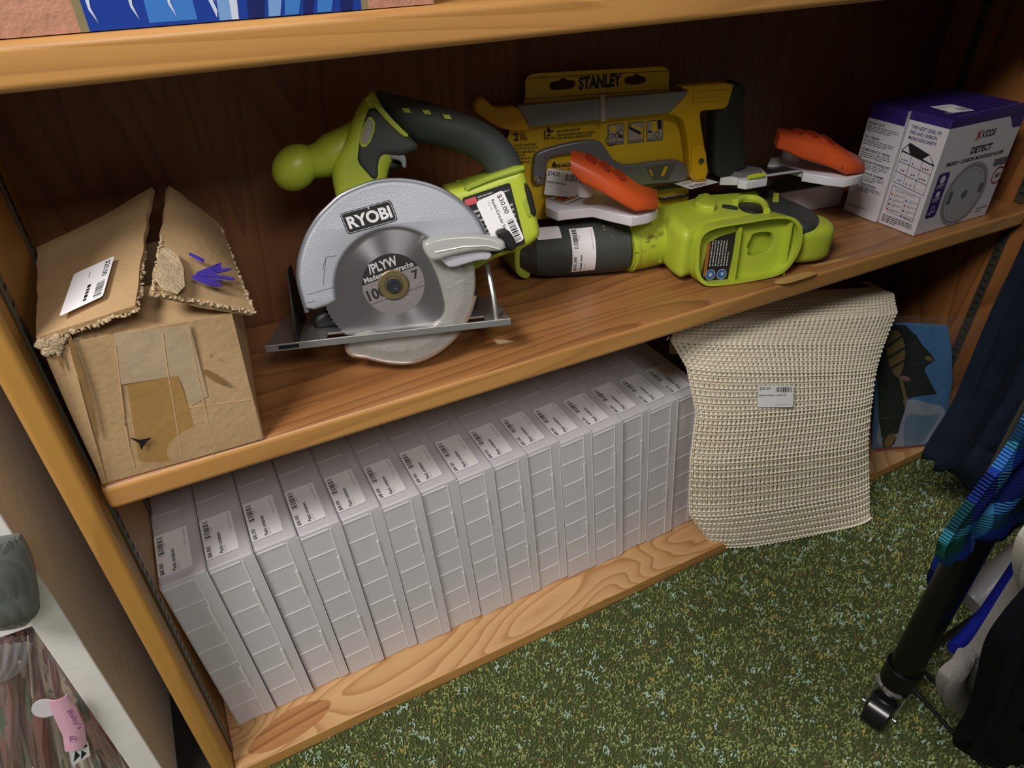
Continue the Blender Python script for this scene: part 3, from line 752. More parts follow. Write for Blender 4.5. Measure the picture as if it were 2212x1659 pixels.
wv = [(799,246),(814,270),(796,318),(775,318),(783,274)]
MB().puff(S, smooth(ST(wv, -.0092), 1), -.012, -.0092, .0008).build('window_frame', M_lime, saw)
gs = [(801,220),(816,219),(838,246),(862,272),(887,295),(873,297),(850,277),(826,252)]
MB().puff(S, smooth(ST(gs, -.0085), 1), -.03, -.0085, .001).build('side_stripe', M_lime, saw)
# main handle
top = [(805,193),(836,200),(870,205),(898,213),(930,221),(960,232),(990,241),(1021,253),(1045,263),(1064,274),(1084,289),(1101,307),(1117,330),(1129,360)]
bot = [(815,222),(838,246),(866,275),(900,308),(922,310),(944,315),(970,322),(996,330),(1015,338),(1033,350),(1043,360),(1050,370),(1053,378),(1054,385)]
hp = []; hr = []
for a, b in zip(top, bot):
    A = S.hit(*a, -.036); B = S.hit(*b, -.036); hp.append((A+B)/2); hr.append((A-B).length/2)
# widen where the grip runs into the housings
hm = MB(); hm.tube(smooth([tuple(x) for x in hp], 1, False), [x[0] for x in smooth([(r,) for r in hr], 1, False)], 24, up=S.n, sy=[min(1.25, .0165/max(r[0], .004)) for r in smooth([(r,) for r in hr], 1, False)])
hm.build('handle_grip', M_rub, saw, ang=60)
gd = MB()
for x, y in ((878,239),(922,243),(966,253)):
    gd.prism(S, ST([(x-11,y-6),(x+5,y-5),(x+11,y+5),(x-5,y+4)], -.0195), -.024, -.0193)
gd.build('grip_insert', M_lime, saw, bevel=.0005)
tg_ = MB(); tg_.puff(S, smooth(ST([(820,332),(824,328),(845,326),(868,330),(878,338),(878,365),(869,362),(867,349),(850,344),(836,343),(820,346)], -.014), 1), -.05, -.014, .002)
tg_.build('trigger', mat('grey_trigger', '8c8e90', .45), saw, ang=50)
tb_ = MB(); tb_.puff(S, smooth(ST([(822,343),(866,347),(868,362),(840,368),(820,372)], -.024), 2), -.048, -.024, .003); tb_.build('trigger_base', M_black, saw)
# motor and battery housing
mh = [(963,413),(1000,405),(1052,388),(1095,370),(1130,358),(1138,375),(1142,395),(1150,425),(1160,460),(1168,490),(1170,508),(1160,522),(1138,537),(1100,551),(1064,563),(1030,585),(1018,588),(1000,575),(985,540),(975,470)]
MB().puff(S, smooth(ST(mh, -.012), 2), -.085, -.012, .008, steps=5).build('motor_housing', M_lime, saw, ang=60)
MB().puff(S, smooth(ST([(1000,402),(1052,380),(1129,352),(1138,372),(1052,395),(1003,412)], -.016), 1), -.075, -.0105, .004).build('housing_shoulder', M_limeD, saw)
p = Print.px(S, (1050,561), (1139,526), (998,430), -.0116)
p = Print(S.hit(998,428,-.0114), S.hit(1101,394,-.0114)-S.hit(998,428,-.0114), S.hit(1036,560,-.0114)-S.hit(998,428,-.0114))
p.n = S.n.copy()
p.rect(0,0,1,1,0,.002)
p.rect(.03,.04,.27,.14,1,.001); p.lines(.3,.03,.95,.12,2,2,.5,3); p.lines(.04,.2,.95,.9,9,2,.5,8); p.rect(.04,.26,.16,.36,3); p.rect(.08,.48,.2,.56,1)
p.text('A', .06, .30, .1, .33, 0)
p.build('warning_label', [M_ink, mat('red_label', 'd05560', .5), mat('label_grey', 'a9a9a4', .5), mat('label_amber', 'd2a13c', .5)], saw)
o_ = S.hit(1027,437,-.0106); p = Print(o_, S.hit(1052,512,-.0106)-o_, S.hit(1086,410,-.0106)-o_); p.n = S.n.copy()
# sticker: x runs down the page, y to the right; text reads along x
w_ = S.hit(1086,410,-.0106); p = Print(o_, S.hit(1068,515,-.0106)-o_, w_-o_); p.n = S.n.copy()
p = Print(S.hit(1027,437,-.0106), (S.hit(1133,517,-.0106)-S.hit(1086,410,-.0106)), S.hit(1086,410,-.0106)-S.hit(1027,437,-.0106)); p.n = S.n.copy()
p.slab(.003, 0); p.text('$30.00', .05, .72, .42, .9, 1, .01); p.text('Ryobi-Circular Saw', .08, .47, .72, .6, 1, .02); p.text('Shop 92', .08, .35, .25, .42, 2); p.bars(.55, .7, .97, .92, 1, True, 16); p.text('21480', .72, .6, .85, .66, 2)
p.build('price_label', [M_lab, M_ink, M_grey_ink], saw)
MB().puff(S, smooth(ST([(1132,398),(1138,395),(1148,412),(1155,440),(1161,466),(1150,468),(1142,440)], -.010), 1), -.05, -.010, .002).build('belt_clip', M_black, saw)
MB().puff(S, smooth(ST([(1126,430),(1138,425),(1150,468),(1140,472)], -.0112), 1), -.03, -.0112, .001).build('housing_recess', M_limeD, saw)
MB().puff(S, smooth(ST([(1073,501),(1092,494),(1103,502),(1113,518),(1119,536),(1100,546),(1093,530),(1076,513)], .0), 1), -.012, .0, .002).build('release_knob', M_black, saw)
# shoe (base plate)
A = S.hit(572, 754, .004); B = S.hit(1104, 694, .004)
sx = (B-A).normalized(); sv = (S.n*-1 - sx*(-1*S.n).dot(sx)).normalized(); sup = sx.cross(sv)
if sup.z < 0: sup = -sup
SH = Fr(A, sx, sv); L_ = (B-A).length; DW = .105
if SH.n.z < 0: pass
up = sup
slot = [(L_*.24, .008), (L_*.9, .008), (L_*.9, .026), (L_*.24, .026)]
outer = smooth([(0,0),(L_,0),(L_,DW),(L_*.02,DW)], 0)
sgn = 1 if SH.n.dot(up) > 0 else -1
sm = MB(); sm.prism(SH, outer, -.0011, .0011, holes=[slot]); sm.build('shoe', M_steel, saw, bevel=.0005, bseg=2)
fm = MB(); fm.box((0, -.0012, -.0035), (L_, .0006, .0035), fr=SH); fm.build('shoe_flange', M_steel, saw, bevel=.0012, bseg=3)
fm = MB(); fm.box((L_*.03, .004, 0), (L_*.03+.0018, DW*.95, .0), fr=SH) if False else None
pf = MB(); pf.hexa([A+sx*.026+sv*.003, A+sx*.029+sv*.003, A+sx*.029+sv*DW*.9, A+sx*.026+sv*DW*.9], [S.hit(619,585,-.06), S.hit(622,583,-.06), S.hit(622,583,-.06)+sv*.03, S.hit(619,585,-.06)+sv*.03])
pf.build('front_bracket', mat('dark_bracket', '33332c', .5, .4), saw, bevel=.0005)
MB().box((.012, -.0014, -.0016), (.03, -.0011, .0018), fr=SH).build('gauge_slot', M_dark, saw)
rb_ = MB(); rb_.tube([S.hit(1048, 560, -.03), S.hit(1058, 600, -.02), S.hit(1066, 640, -.012), B-sx*.012+sv*.012], .0026, 8); rb_.build('rear_link', M_steel, saw)
mb_ = MB(); mb_.puff(S, smooth(ST([(670,690),(720,660),(1000,600),(1040,640),(1030,672),(720,712),(680,716)], -.04), 1), -.10, -.04, .006); mb_.build('motor_can', M_black, saw)
rh = MB(); rh.puff(S, smooth(ST([(1095,600),(1112,575),(1142,568),(1150,600),(1140,603),(1120,606)], -.05), 1), -.07, -.05, .003)

# ---------------------------------------------------------------- reciprocating saw
rs = thing('reciprocating_saw', 'lime and dark grey cordless reciprocating saw lying on its side on the middle shelf', 'reciprocating saw', (.66, .10, ZM))
ax0 = onZ(1160, 585, ZM); ax1 = onZ(1350, 566, ZM)
# boot axis runs to the right; radius .027 at the left, .031 near the collar
def lerp_pts(a, b, n): return [a.lerp(b, i/n) for i in range(n+1)]
r0, r1 = .031, .032
P0 = Vector((.478, .150+r0*.25, ZM+r0)); P1 = Vector((.583, .118+r1*.2, ZM+r1))
bt = MB(); pts = lerp_pts(P0, P1, 8); bt.tube(pts, [.026,.029,.0300,.0305,.031,.0315,.032,.0318,.0315], 36); bt.build('rubber_boot', M_rub, rs, ang=60)
P2 = P1+Vector((.05,-.004,.002)); P3 = P1+Vector((.12,-.008,.0))
bd = MB(); bd.tube([P1-(P1-P0).normalized()*.002, P1.lerp(P2,.3), P1.lerp(P2,.6), P2, P2.lerp(P3,.35), P2.lerp(P3,.7), P3], [.0325,.0340,.0345,.0345,.034,.032,.026], 36)
bd.build('motor_barrel', M_lime, rs, ang=60)
cl_ = MB(); 
for t_ in (.02, .28): cl_.tube([P1.lerp(P2,t_), P1.lerp(P2,t_+.06)], .0342, 36)
cl_.build('barrel_ring', M_lime, rs)
sm_ = MB(); s1_ = Vector((0,-1,0)); E0 = (P1-P0).normalized(); s1_ = (s1_-E0*s1_.dot(E0)).normalized(); s2_ = Vector((0,0,1))
for an in (): sm_.tube([P0.lerp(P1,t)+(s1_*math.cos(an)+s2_*math.sin(an))*(.0300+.002*t) for t in (0,.25,.5,.75,1)], .0004, 6)
sm_.tube([P1+(P3-P1)*t+(s1_*math.cos(.1)+s2_*math.sin(.1))*.0344 for t in (.02,.2,.4,.58)], .0005, 6)
sm_.build('parting_seam', M_limeD, rs)
sl_ = MB(); 
for t_ in (.34, .40):
    c0_ = P1+(P3-P1)*t_+(s1_*math.cos(-.35)+s2_*math.sin(-.35))*.0335; sl_.box((c0_.x-.002, c0_.y-.002, c0_.z-.006), (c0_.x+.002, c0_.y+.002, c0_.z+.006)) if t_ < .36 else None
sl_.build('vent_recess', M_limeD, rs, bevel=.001)
# blade-end casting and shoe
RX = Fr(P0, (P1-P0), n=(0,0,1))
nc = MB(); nc.tube([P0-(P1-P0).normalized()*.018, P0], [.017,.026], 20); nc.build('nose_casting', mat('grimy_casting', '4c4a45', .55, .5, var=.4, vscale=120), rs)
sh = MB(); yfr = Fr(onY(1130, 560, .15), (1,-.1,0), (0,0,1))
sh.puff(yfr, smooth(yfr.tr([(1113,520),(1142,470),(1150,520),(1150,585),(1142,604),(1125,601),(1112,585)]), 1), -.05, .0, .002); sh.build('pivot_shoe', M_limeD, rs)
# battery socket: cup facing the room
bq = [onZ(1518,617,ZM+.001), onZ(1676,596,ZM+.001)]
BA = Fr(bq[0], (bq[1]-bq[0]), n=Vector((-.12,-1,.18)))
def BT(pts, d=0): return BA.tr(pts, d)
cup_o = [(1497,583),(1497,556),(1499,522),(1504,507),(1518,495),(1540,487),(1580,480),(1621,474),(1652,468),(1682,465),(1705,466),(1718,474),(1727,489),(1728,510),(1724,532),(1713,556),(1697,578),(1676,593),(1640,601),(1588,610),(1536,616),(1516,614),(1502,601)]
def shrink(p, k, c=None):
    c = c or (sum(x for x, y in p)/len(p), sum(y for x, y in p)/len(p)); return [(c[0]+(x-c[0])*k, c[1]+(y-c[1])*k) for x, y in p]
co = smooth(BT(cup_o), 2); ci = shrink(co, .93)
cup = MB(); cup.prism(BA, co, -.014, .006, holes=[ci]); cup.build('battery_socket', M_lime, rs, bevel=.0018, bseg=3)
hole = smooth(BT([(1620,535),(1630,517),(1633,508),(1655,503),(1675,504),(1681,516),(1680,530),(1675,545),(1655,553),(1622,558),(1624,540)]), 1)
fb = MB(); fb.prism(BA, ci, -.012, -.008, holes=[hole]); fb.build('socket_floor', M_lime, rs, ang=30)
hb = MB(); hb.prism(BA, shrink(hole, 1.08), -.034, -.012, holes=[shrink(hole, 1.0)]); hb.prism(BA, shrink(hole, 1.08), -.036, -.034); hb.build('socket_well', M_limeD, rs)
rbm = MB()
for a, b in (((1592,488),(1576,606)),((1702,470),(1683,590))):
    A_ = BA.hit(*a, -.008); B_ = BA.hit(*b, -.008); t = (B_-A_).normalized().cross(BA.n)*.001
    rbm.hexa([A_-t, B_-t, B_+t, A_+t], [A_-t+BA.n*.010, B_-t+BA.n*.010, B_+t+BA.n*.010, A_+t+BA.n*.010])
rbm.build('socket_rib', M_lime, rs)
o_ = BA.hit(1512,606,-.0066); p = Print(o_, BA.hit(1572,603,-.0066)-o_, BA.hit(1524,520,-.0066)-o_); p.n = BA.n.copy()
p.poly([(0,.0),(1,0),(1.06,1.2),(.5,1.1),(.1,.95)], 0)
p.rect(.08,.1,.19,.95,1); p.lines(.25,.35,.95,1.0,7,2,.4,5,True); p.disc(.34,.14,.0055,3); p.ring(.34,.14,.0055,.0062,2); p.disc(.74,.14,.0055,3); p.ring(.74,.14,.0055,.0062,2); p.disc(.34,.14,.0025,2); p.disc(.76,.15,.002,2)
p.build('safety_label', [M_ink, mat('orange_label', 'a8662a', .5), mat('label_text_grey', 'b5b5b0', .5), mat('blue_badge', '2c5aa8', .5)], rs)
# body shell lying flat: seen from above, traced on its upper face
UP = Fr((.7, .1, ZM+.068), (1,0,0), (0,1,0))
def UT(pts, d=0): return UP.tr(pts, d)
body = [(1440,470),(1428,452),(1432,436),(1490,425),(1500,416),(1545,414),(1600,410),(1640,405),(1650,420),(1645,440),(1690,458),(1640,468),(1580,474),(1535,481),(1505,494),(1484,500),(1462,490)]
MB().puff(UP, smooth(UT(body), 2), -.062, .0, .012, steps=6).build('gear_housing', M_lime, rs, ang=60)
neck_ = [(1500,500),(1560,480),(1640,468),(1700,462),(1712,480),(1690,505),(1540,520),(1505,520)]
UQ = Fr((.7, .1, ZM+.062), (1,0,0), (0,1,0))
sh_ = MB(); sh_.prism(BA, shrink(co, .985), -.045, -.013, holes=[shrink(ci, .985)]); sh_.build('socket_shroud', M_lime, rs)
UR = Fr((.8, .1, ZM+.050), (1,0,0), (0,1,0))
grip = [(1640,415),(1662,404),(1690,418),(1735,437),(1775,460),(1798,468),(1809,480),(1804,490),(1765,496),(1728,497),(1715,480),(1660,470)]
MB().puff(UR, smooth(UR.tr(grip), 2), -.046, .0, .012, steps=6).build('rear_handle', M_lime, rs, ang=60)
UG = Fr((.8, .1, ZM+.056), (1,0,0), (0,1,0))
gr = [(1643,408),(1662,402),(1682,411),(1694,423),(1739,441),(1773,459),(1773,475),(1762,483),(1728,486),(1715,475),(1690,463),(1665,458),(1642,440)]
MB().puff(UG, smooth(UG.tr(gr), 2), -.030, .0, .008, steps=5).build('handle_grip', mat('glossy_rubber', '3a3f40', .4, bump=.5, bscale=350), rs, ang=60)
MB().prism(UG, UG.tr([(1671,417),(1683,418),(1682,436),(1669,435)]), -.002, .0006).build('grip_insert', M_lime, rs, bevel=.0005)
UD = Fr((.8, .1, ZM+.069), (1,0,0), (0,1,0))
MB().puff(UD, smooth(UD.tr([(1592,443),(1605,438),(1625,438),(1645,446),(1652,458),(1630,461),(1605,456)]), 2), -.01, .0015, .001).build('trigger', M_black, rs)
lr = MB(); ringp = smooth(UD.tr([(1588,440),(1603,430),(1630,431),(1650,441),(1656,460)]), 2, False); lr.tube([UD.P(u, v, .002) for u, v in ringp], .004, 10); lr.build('trigger_guard', M_lime, rs)
MB().puff(UD, smooth(UD.tr([(1560,443),(1592,447),(1595,453),(1560,448)]), 1), -.002, .0015, .0006).build('lock_lever', M_black, rs)
vm = MB(); vm.puff(UP, smooth(UT([(1498,437),(1505,421),(1530,416),(1545,430),(1550,447),(1520,447)], .006), 1), -.004, .007, .003); vm.build('top_vent', M_lime, rs)
vm = MB()
for k in range(4): vm.prism(UP, UT([(1500+k*3,431-k*4),(1512+k*3,430-k*4),(1512+k*3,432-k*4),(1500+k*3,433-k*4)], .008), .0072, .0076)
vm.build('vent_slot', M_limeD, rs)
p = Print(UP.hit(1424,434,.001), UP.hit(1489,424,.001)-UP.hit(1424,434,.001), UP.hit(1418,418,.001)-UP.hit(1424,434,.001)); p.g = .0003
p.k = 1; p.rect(0,0,1,1,0,.002); p.text('RYOBI', .08, .2, .92, .8, 1, .03, 180); p.build('logo_plate', [M_ink, mat('logo_grey', 'a9a9a4', .5)], rs)
def wrap_label(p0, a0, a1, x0, x1, r, axis0, axisd, nm, mats, parent, drawing):
    """curved sticker round the barrel"""
    pr = Print((0,0,0), (1,0,0), (0,1,0)); drawing(pr)
    mb = MB(); e = axisd.normalized(); s1 = Vector((0,-1,0)); s1 = (s1-e*s1.dot(e)).normalized(); s2 = e.cross(s1)
    if s2.z < 0: s2 = -s2
    # cut faces finely by mapping vertices only; sticker body gets its own grid
    mb.grid(lambda a, b: axis0+e*(x0+(x1-x0)*a)+(s1*math.cos(a0+(a1-a0)*b)+s2*math.sin(a0+(a1-a0)*b))*(r+.0003), 4, 16, 0)
    for v in pr.mb.v:
        a, b = v.x, v.y; an = a0+(a1-a0)*b; v.xyz = axis0+e*(x0+(x1-x0)*a)+(s1*math.cos(an)+s2*math.sin(an))*(r+.0006+v.z*.2)
    mb.add(pr.mb.v, pr.mb.f, 0); mb.m[-len(pr.mb.m):] = pr.mb.m
    return mb.build(nm, mats, parent, flat=False)
def dr(p):
    p.text('$35.00', .06, .05, .2, .38, 1, .01, 90); p.text('Ryobi- Saw', .32, .05, .44, .42, 1, .02, 90); p.text('Shop 92', .5, .05, .56, .2, 2, 0, 90)
    n = 16; rnd = random.Random(2); t = 0
    for k in range(15):
        y0 = .55+k*.028; p.rect(.08, y0, .28, y0+rnd.choice((.008, .014, .02)), 1)
    p.text('21481', .33, .7, .38, .82, 2, 0, 90); p.text('Tag Rx: Unique Net', .85, .5, .9, .94, 2, 0, 90)
dx = (onZ(1240, 560, ZM+.02)-P0).dot((P1-P0).normalized())
wrap_label(None, -.55, 1.25, .040, .068, .0312, P0, P1-P0, 'price_label', [M_lab, M_ink, M_grey_ink], rs, dr)
wrap_label(None, .9, 1.6, .002, .030, .0302, P0, P1-P0, 'paper_flap', [M_lab], rs, lambda p: None)
gm = MB(); rr = random.Random(8)
E_ = (P1-P0).normalized()
for k in range(26):
    an = rr.uniform(-.3, 1.2); s1 = Vector((0,-1,0)); s2 = Vector((0,0,1)); q_ = P0+E_*rr.uniform(.072, .098)+(s1*math.cos(an)+s2*math.sin(an))*.0318
    gm.ball(q_, rr.uniform(.0006, .0022), (1, .5, 1), 6, 4)
gm.build('dried_glue', mat('dried_glue', '97825a', .7), rs)
gm = MB()
for k in range(14):
    an = rr.uniform(.1, 1.2); q_ = P1+E_*rr.uniform(.01, .06)+(Vector((0,-1,0))*math.cos(an)+Vector((0,0,1))*math.sin(an))*.0334
    gm.ball(q_, rr.uniform(.0012, .004), (rr.uniform(.5, 2), .12, rr.uniform(.4, 1.2)), 8, 5)
gm.build('rust_smear', film('rust_smear', '8a6a1c', .22, .6, 0), rs)

# ---------------------------------------------------------------- hacksaw pack on its card
hk = thing('hacksaw_pack', 'yellow carded hacksaw pack with a grey-bladed hacksaw, leaning on the back panel', 'hacksaw', (.58, .13, ZM))
H = Fr((.40, .1965, ZM), (.98, -.19, 0), n=(-.19*.998, -.98*.998, .05))
def HT(pts, d=0): return H.tr(pts, d)
cardo = [(1134,215),(1134,175),(1140,164),(1150,159),(1250,153),(1350,148),(1430,143),(1440,147),(1444,157),(1444,230),(1462,255),(1480,300),(1488,390),(1485,440),(1150,475),(1100,470),(1095,300),(1110,255)]
h1 = HT(smooth([(1186,182),(1192,176),(1207,174),(1212,168),(1220,168),(1226,173),(1240,173),(1243,182),(1236,191),(1195,195),(1187,190)], 1))
h2 = HT(smooth([(1346,172),(1352,165),(1366,164),(1371,158),(1377,159),(1381,163),(1392,165),(1396,173),(1388,181),(1352,184)], 1))
MB().prism(H, HT(cardo), 0, .0012, holes=[h1, h2]).build('card', M_card, hk, flat=True)
p = Print(H.hit(1100,470,.0013), H.hit(1487,440,.0013)-H.hit(1100,470,.0013), Vector((0,0,0))); 
a0 = H.hit(1100,470,.0013)
p = Print(H.P(0,0,.0013), H.ex, H.ey); p.n = H.n.copy(); p.g = .0001
def hb_(pts): # box of four px -> uv bounds
    q = [H.uv(x, y, .0013) for x, y in pts]; return q
def htext(tx, bl, tr, mi, bold=.01):
    a = H.uv(*bl, .0013); b = H.uv(*tr, .0013); p.text(tx, a[0], a[1], b[0], b[1], mi, bold)
def hline(a, b, w, mi): A_ = H.uv(*a, .0013); B_ = H.uv(*b, .0013); p.line(A_[0], A_[1], B_[0], B_[1], w, mi)
hline((1140,169),(1441,153),.0006,1); hline((1135,214),(1443,193),.0006,1)
# text following the card's own edge
def tline(tx, bl, br, hgt, mi, bold=.01, up=None):
    A_ = H.hit(*bl, .0015); B_ = H.hit(*br, .0015); q = Print(A_, B_-A_, H.n.cross((B_-A_).normalized())*hgt); q.n = H.n.copy(); q.k = 2; q.text(tx, 0, 0, 1, 1, mi, bold); p.mb.add(q.mb.v, q.mb.f, mi)
tline('STANLEY', (1250,195), (1342,186), .0135, 1, .045)
tline('2', (1110,305), (1120,304), .0085, 1, .04); tline('PCS', (1124,298), (1135,297), .0032, 1, .02); tline('PZAS', (1124,304), (1139,303), .0032, 1, .02)
for k, s_ in enumerate(('HACKSAW VALUE PACK', 'PAQUETE DE VALOR DE', 'SIERRA PARA METAL', 'EMBALLAGE', 'ECONOMIQUE DE', 'SCIE A METAUX')):
    tline(s_, (1110,317+k*7.5), (1110+len(s_)*2.7,314+k*7.5), .0027, 1, .01)
tline('12"', (1175,295), (1195,293), .0062, 1, .03); tline('300 mm', (1174,302), (1200,300), .003, 1, .02)
for k, s_ in enumerate(('HIGH TENSION HACKSAW', 'SIERRA PARA METAL DE ALTA TENSION', 'SCIE A METAUX A TENSION ELEVEE')):
    tline(s_, (1203,287+k*7.5), (1203+len(s_)*2.5,281+k*7), .0027, 1, .01)
A_ = H.uv(1185,275,.0013); p.poly([(A_[0]-.003,A_[1]-.004),(A_[0]+.003,A_[1]-.004),(A_[0],A_[1]+.001)], 1)
A_ = H.uv(1197,351,.0013); p.poly([(A_[0]-.003,A_[1]-.003),(A_[0]+.003,A_[1]-.003),(A_[0],A_[1]+.0015)], 1)
tline('MINI-HACKSAW', (1193,363), (1252,359), .0045, 1, .04); tline('METAL UTILITY', (1196,372), (1250,368), .003, 1)
for k, (x0, y0, tx) in enumerate(((1313,314,'ANGLE CUTTING'),(1356,310,'RUGGED DESIGN'),(1397,306,'BLADE CHANGE'))):
    A_ = H.hit(x0, y0, .0016); B_ = H.hit(x0+35, y0-3.2, .0016); q = Print(A_, B_-A_, H.hit(x0, y0-45, .0016)-A_); q.n = H.n.copy(); q.k = 1
    q.rect(0,0,1,1,1); q.rect(.03,.03,.97,.97,2); q.text(tx, .06, .05, .94, .16, 1, .02)
    if k == 0: q.poly([(.1,.9),(.3,.55),(.55,.8),(.5,.9)], 0); q.line(.15,.3,.85,.75,.0008,1); q.line(.55,.6,.85,.3,.0015,1); q.ring(.2,.25,.006,.0068,1); q.text('55', .62, .3, .92, .45, 1, .04)
    if k == 1: q.line(.1,.75,.85,.4,.003,1); q.line(.15,.9,.8,.62,.0025,0); q.line(.1,.75,.15,.92,.002,1); q.line(.85,.3,.85,.65,.003,0)
    if k == 2: q.poly([(.3,.95),(.55,.95),(.7,.55),(.5,.4),(.3,.5)], 0); q.rect(.65,.55,.9,.97,1); q.line(.05,.5,.3,.45,.002,1); q.ring(.6,.32,.0025,.0033,1)
    p.mb.add(q.mb.v, q.mb.f, 0); p.mb.m[-len(q.mb.m):] = q.mb.m
p.build('card_print', [M_card, M_ink, mat('picture_grey', 'a49a94', .5)], hk)
# frame of the big saw
fL = [(1024,228),(1030,215),(1040,211),(1050,214),(1062,228),(1075,233),(1120,229),(1132,252),(1144,274),(1145,283),(1100,284),(1065,270),(1035,248),(1026,240)]
MB().puff(H, smooth(HT(fL, .016), 1), .002, .016, .003).build('frame_nose', M_yel, hk, ang=50)
bar = [(1118,229),(1492,196),(1452,243),(1144,273)]
MB().prism(H, HT(bar, .014), .004, .014).build('frame_bar', mat('grey_bar', '8e8e8e', .45, .2), hk, bevel=.001)
fR = [(1492,196),(1475,190),(1474,185),(1590,177),(1587,200),(1573,236),(1540,238),(1517,240),(1512,247),(1522,310),(1535,390),(1493,394),(1490,345),(1485,300),(1478,262),(1466,251),(1441,248),(1450,243),(1470,222)]
MB().puff(H, smooth(HT(fR, .017), 1), .002, .017, .0025).build('frame_handle', M_yel, hk, ang=50)
hgp = [(1587,177),(1604,178),(1613,188),(1615,205),(1610,240),(1612,290),(1617,350),(1612,370),(1560,392),(1546,372),(1545,300),(1546,240),(1570,236),(1580,205)]
MB().puff(H, smooth(HT(hgp, .020), 2), -.004, .020, .007, steps=5).build('handle_grip', mat('black_ribbed_rubber', '262826', .7, bump=.5, bscale=400), hk, ang=60)
MB().puff(H, smooth(HT([(1494,318),(1498,313),(1524,312),(1530,385),(1495,390)], .019), 1), .01, .0195, .0015).build('blade_clamp', M_yel, hk)
bf_ = Fr(H.hit(1514,348,.0197), H.ex, n=H.n); MB().lathe(bf_, [(.0001,0),(.0034,0),(.0036,.0012),(.0022,.0016),(.0018,.0004),(.0001,.0004)], 20).build('clamp_screw', mat('screw_steel', '8a8a86', .3, .9), hk)
p = Print(H.hit(1496,222,.0176), H.hit(1566,216,.0176)-H.hit(1496,222,.0176), H.hit(1498,200,.0176)-H.hit(1496,222,.0176)); p.n = H.n.copy()
p.rect(0,0,1,1,0); p.rect(.02,.06,.98,.94,1); p.text('STANLEY', .12, .25, .88, .75, 0, .03); p.build('raised_logo', [mat('yellow_shade', 'c09311', .5), M_yel], hk)
tie = MB(); A_ = H.hit(1302,204,.0155); B_ = H.hit(1303,262,.0155); tie.hexa([A_-H.ex*.003, B_-H.ex*.003, B_+H.ex*.003, A_+H.ex*.003], [A_-H.ex*.002+H.n*.001, B_-H.ex*.002+H.n*.001, B_+H.ex*.002+H.n*.001, A_+H.ex*.002+H.n*.001])
tie.build('cable_tie', film('clear_tie', 'd8d4cc', .45, .15, 0), hk)
mh_o = [(1150,400),(1153,350),(1156,335),(1170,325),(1230,308),(1280,302),(1300,307),(1312,325),(1330,350),(1360,358),(1420,348),(1465,345),(1482,355),(1488,372),(1487,385),(1470,395),(1400,400),(1380,405),(1300,380),(1290,345),(1262,330),(1200,337),(1185,345),(1180,375),(1178,400)]
MB().puff(H, smooth(HT(mh_o, .009), 1), .0015, .009, .0025).build('mini_saw_frame', mat('grey_cast_metal', '86868a', .4, .55), hk, ang=50)
MB().prism(H, HT([(1397,362),(1462,353),(1445,388),(1412,391)], .0105), .0088, .0096).build('mini_saw_window', mat('window_grey', '5e5c55', .5, .3), hk)
MB().prism(H, HT([(1437,360),(1444,360),(1434,380),(1428,381)], .0108), .0094, .0102).prism(H, HT([(1402,366),(1406,366),(1412,382),(1408,380)], .0108), .0094, .0102).build('blade_peek', M_yel, hk)
bf_ = Fr(H.hit(1162,385,.0092), H.ex, n=H.n); MB().lathe(bf_, [(.0001,0),(.0048,0),(.0042,.002),(.0018,.0024),(.0001,.0012)], 20).build('mini_saw_screw', mat('bright_screw', 'b8b8b8', .25, .95), hk)
# price tag on the card
A_ = H.hit(1175,420,.0125); p = Print(A_, H.hit(1245,428,.0125)-A_, H.hit(1183,363,.0125)-A_); p.n = H.n.copy(); p.slab(.002, 0)
p.text('$14.00', .03, .7, .38, .92, 1, .01); p.bars(.55, .62, .97, .88, 1, True, 14); p.text('(NEW) Hand Saw', .02, .42, .62, .54, 1, .02); p.text('Shop 92', .02, .32, .2, .38, 2)
p.build('price_label', [M_lab, M_ink, M_grey_ink], hk)

